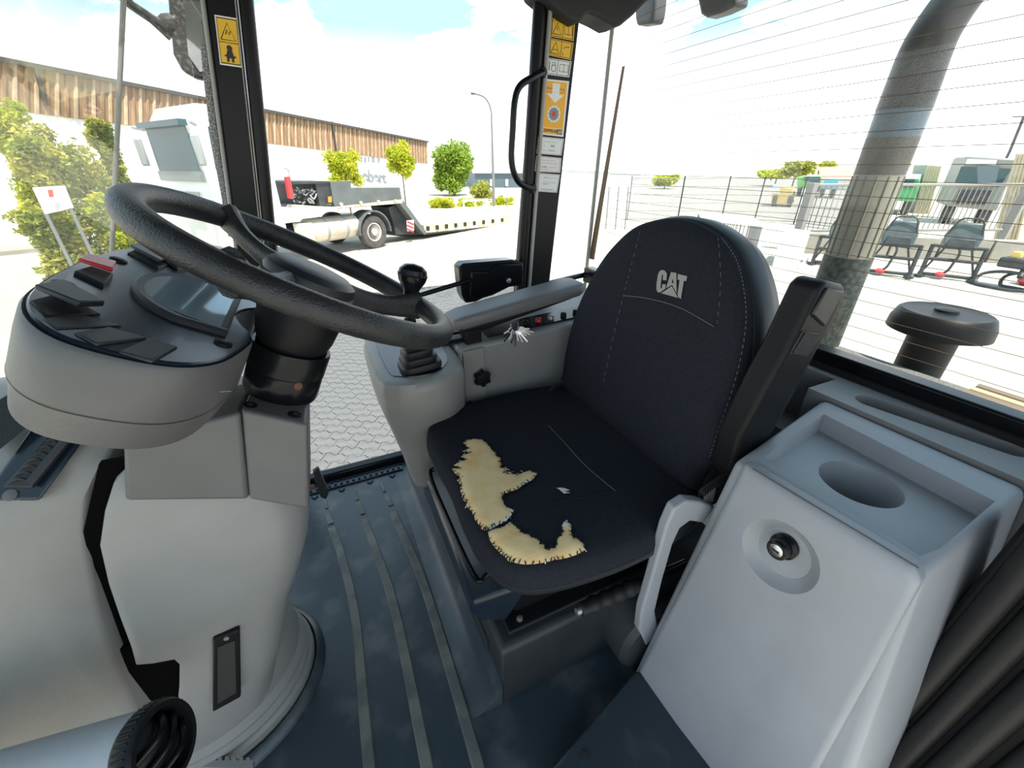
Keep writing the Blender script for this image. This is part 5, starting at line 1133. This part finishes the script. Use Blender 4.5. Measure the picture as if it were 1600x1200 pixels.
for y in (3.42, 3.85): MB().box((14.5, y, GZ + .72), (.16, .16, .14)).build('block', 'digger_yellow', hf, bevel=.02)
rd = thing('red_clamp', 'red lifting clamp on the paving beside the hooped frame', 'clamp', (15.25, 3.55, GZ))
MB().lathe([(.20, 0), (.28, .08), (.22, .22), (.10, .30), (.12, .42), (.16, .50), (.08, .62)], (15.25, 3.55, GZ), (0, 0, 1), 18).build('body', 'attachment_red', rd)
MB().tube(spline([(15.20, 3.45, GZ + .58), (15.25, 3.55, GZ + .78), (15.30, 3.65, GZ + .58)], 4, False), .03, 6).build('shackle', 'attachment', rd)
MB().lathe([(.27, 0), (.27, .005)], sight(1522, 552, z=GZ), (0, 0, 1), 24).build('flat_plate', 'white_wall', gr)  # white disc added for a pale oval, not a known cover

# vehicles behind the gate
def far_lorry(name, lab, q, d, m, depth=5, cat='lorry', glassq=None, extra=None):
    c = [sight(a, b, d=d) for a, b in q]
    o = thing(name, lab, cat, ((c[0].x + c[1].x) / 2, (c[0].y + c[1].y) / 2, GZ))
    back = Vector((math.sin(math.radians(60)), math.cos(math.radians(60)), 0)) * depth
    MB().prism(c, back).build('body', m, o, bevel=.08)
    if glassq: MB().prism([sight(a, b, d=d - .08) for a, b in glassq], back * .005).build('windscreen', 'truck_window', o)
    for t in (.15, .85):
        p = c[0].lerp(c[1], t); MB().lathe([(.48, -.15), (.5, 0), (.48, .15)], Vector((p.x + back.x * .2, p.y + back.y * .2, GZ + .5)), Vector((back.y, -back.x, 0)), 18).build('wheel', 'tyre', o)
        MB().box(Vector((p.x + back.x * .2, p.y + back.y * .2, (GZ + .5 + p.z) / 2)), (.3, .3, max(.2, p.z - GZ - .3))).build('strut', 'truck_dark', o)
    for nm, mm, qq in (extra or ()): MB().prism([sight(a, b, d=d - .12) for a, b in qq], back * .01).build(nm, mm, o)
    return o
far_lorry('grey_lorry', 'big pale grey lorry with roof lights standing behind the gate', [(1478, 322), (1558, 330), (1592, 248), (1512, 244)], 30, 'truck_olive', 3, glassq=[(1490, 290), (1562, 292), (1580, 264), (1502, 260)],
          extra=[('roof_bar', 'white_wall', [(1508, 256), (1556, 258), (1558, 250), (1512, 248)]), ('grille', 'truck_dark', [(1490, 318), (1540, 320), (1550, 298), (1500, 296)]), ('dark_blind', 'hall_blue', [(1528, 288), (1555, 290), (1562, 260), (1526, 258)])])
far_lorry('green_lorry', 'green and white van behind the exhaust stack', [(1382, 312), (1430, 316), (1440, 274), (1392, 272)], 34, 'truck_green', 4, glassq=[(1392, 292), (1426, 293), (1430, 280), (1396, 279)], extra=[('roof', 'white_wall', [(1388, 279), (1438, 280), (1440, 272), (1390, 271)]), ('band', 'truck_green', [(1384, 306), (1430, 309), (1432, 297), (1386, 296)])])
far_lorry('blue_lorry', 'small bright blue truck behind the gate', [(1283, 296), (1306, 296), (1311, 281), (1288, 281)], 48, 'truck_blue', 4)
far_lorry('lime_lorry', 'lime green and pale blue truck beside the blue truck', [(1245, 292), (1282, 292), (1283, 276), (1246, 276)], 50, 'truck_lime', 4, glassq=[(1266, 290), (1280, 290), (1281, 279), (1266, 279)], extra=[('side', 'exhaust_band', [(1256, 283), (1282, 283), (1282, 276), (1256, 276)])])
far_lorry('yellow_digger', 'pale yellow digger parked beyond the mesh fence corner', [(1204, 318), (1238, 320), (1240, 294), (1208, 290)], 36, 'digger_yellow', 2, 'digger', extra=[('cab', 'white_wall', [(1206, 302), (1218, 303), (1220, 288), (1208, 287)])])
ct = thing('ribbed_container', 'tall ribbed yellowish container beside the green van', 'container', sight(1455, 300, d=36) * 1)
c = [sight(a, b, d=36) for a, b in ((1438, 308), (1462, 310), (1472, 260), (1448, 258))]
c[0].z = c[1].z = GZ; ct.location = (c[0] + c[1]) / 2; WM[ct.name] = Matrix.Translation(ct.location)
MB().prism(c, (2, 1.5, 0)).build('body', 'truck_olive', ct)
for k in range(6):
    a, b = c[0].lerp(c[1], (k + .3) / 6), c[3].lerp(c[2], (k + .3) / 6); MB().tube([a - Vector((.05, .05, 0)), b - Vector((.05, .05, 0))], .07, 5).build('rib', 'hood_tan', ct)
rr2 = thing('stake_rack', 'rack of upright pale stakes to the side of the grey lorry', 'rack', (24, 6.5, GZ))
for k in range(7):
    p = sight(1572 + k * 6, 340, d=25); p.z = GZ; MB().tube([p, sight(1590 + k * 6, 240, d=25)], .05, 5).build('stake', 'hood_tan', rr2)
MB().tube([sight(1570, 325, d=25), sight(1612, 327, d=25)], .06, 6).build('cross_bar', 'truck_grey', rr2)
rh = thing('red_roof_house', 'low house with reddish roof far behind the gate', 'building', sight(1315, 275, d=70) * 1)
c = [sight(a, b, d=70) for a, b in ((1282, 285), (1400, 287), (1400, 275), (1282, 275))]
c[0].z = c[1].z = GZ; rh.location = (c[0] + c[1]) / 2; WM[rh.name] = Matrix.Translation(rh.location)
MB().prism(c, (6, 4, 0)).build('wall', 'white_wall', rh)
MB().loft([[sight(1280, 276, d=69.6), sight(1402, 276, d=69.6), sight(1402, 275, d=69.6), sight(1280, 275, d=69.6)], [p + Vector((3.5, 2.5, 1.0)) for p in (sight(1280, 276, d=69.6), sight(1402, 276, d=69.6), sight(1402, 275, d=69.6), sight(1280, 275, d=69.6))]]).build('roof', 'red_roof', rh)
cj = thing('crane_mast', 'thin dark mast rising behind the grey lorry', 'mast', (33, 10, GZ))
p0, p1 = sight(1578, 236, d=34), sight(1600, 182, d=34); MB().tube([Vector((p0.x, p0.y, GZ)), p0, p1], .06, 6).build('mast', 'truck_dark', cj)
MB().tube([p1 + Vector((-.3, .3, 0)), p1 + Vector((.3, -.3, 0))], .03, 5).build('cross_arm', 'truck_dark', cj)
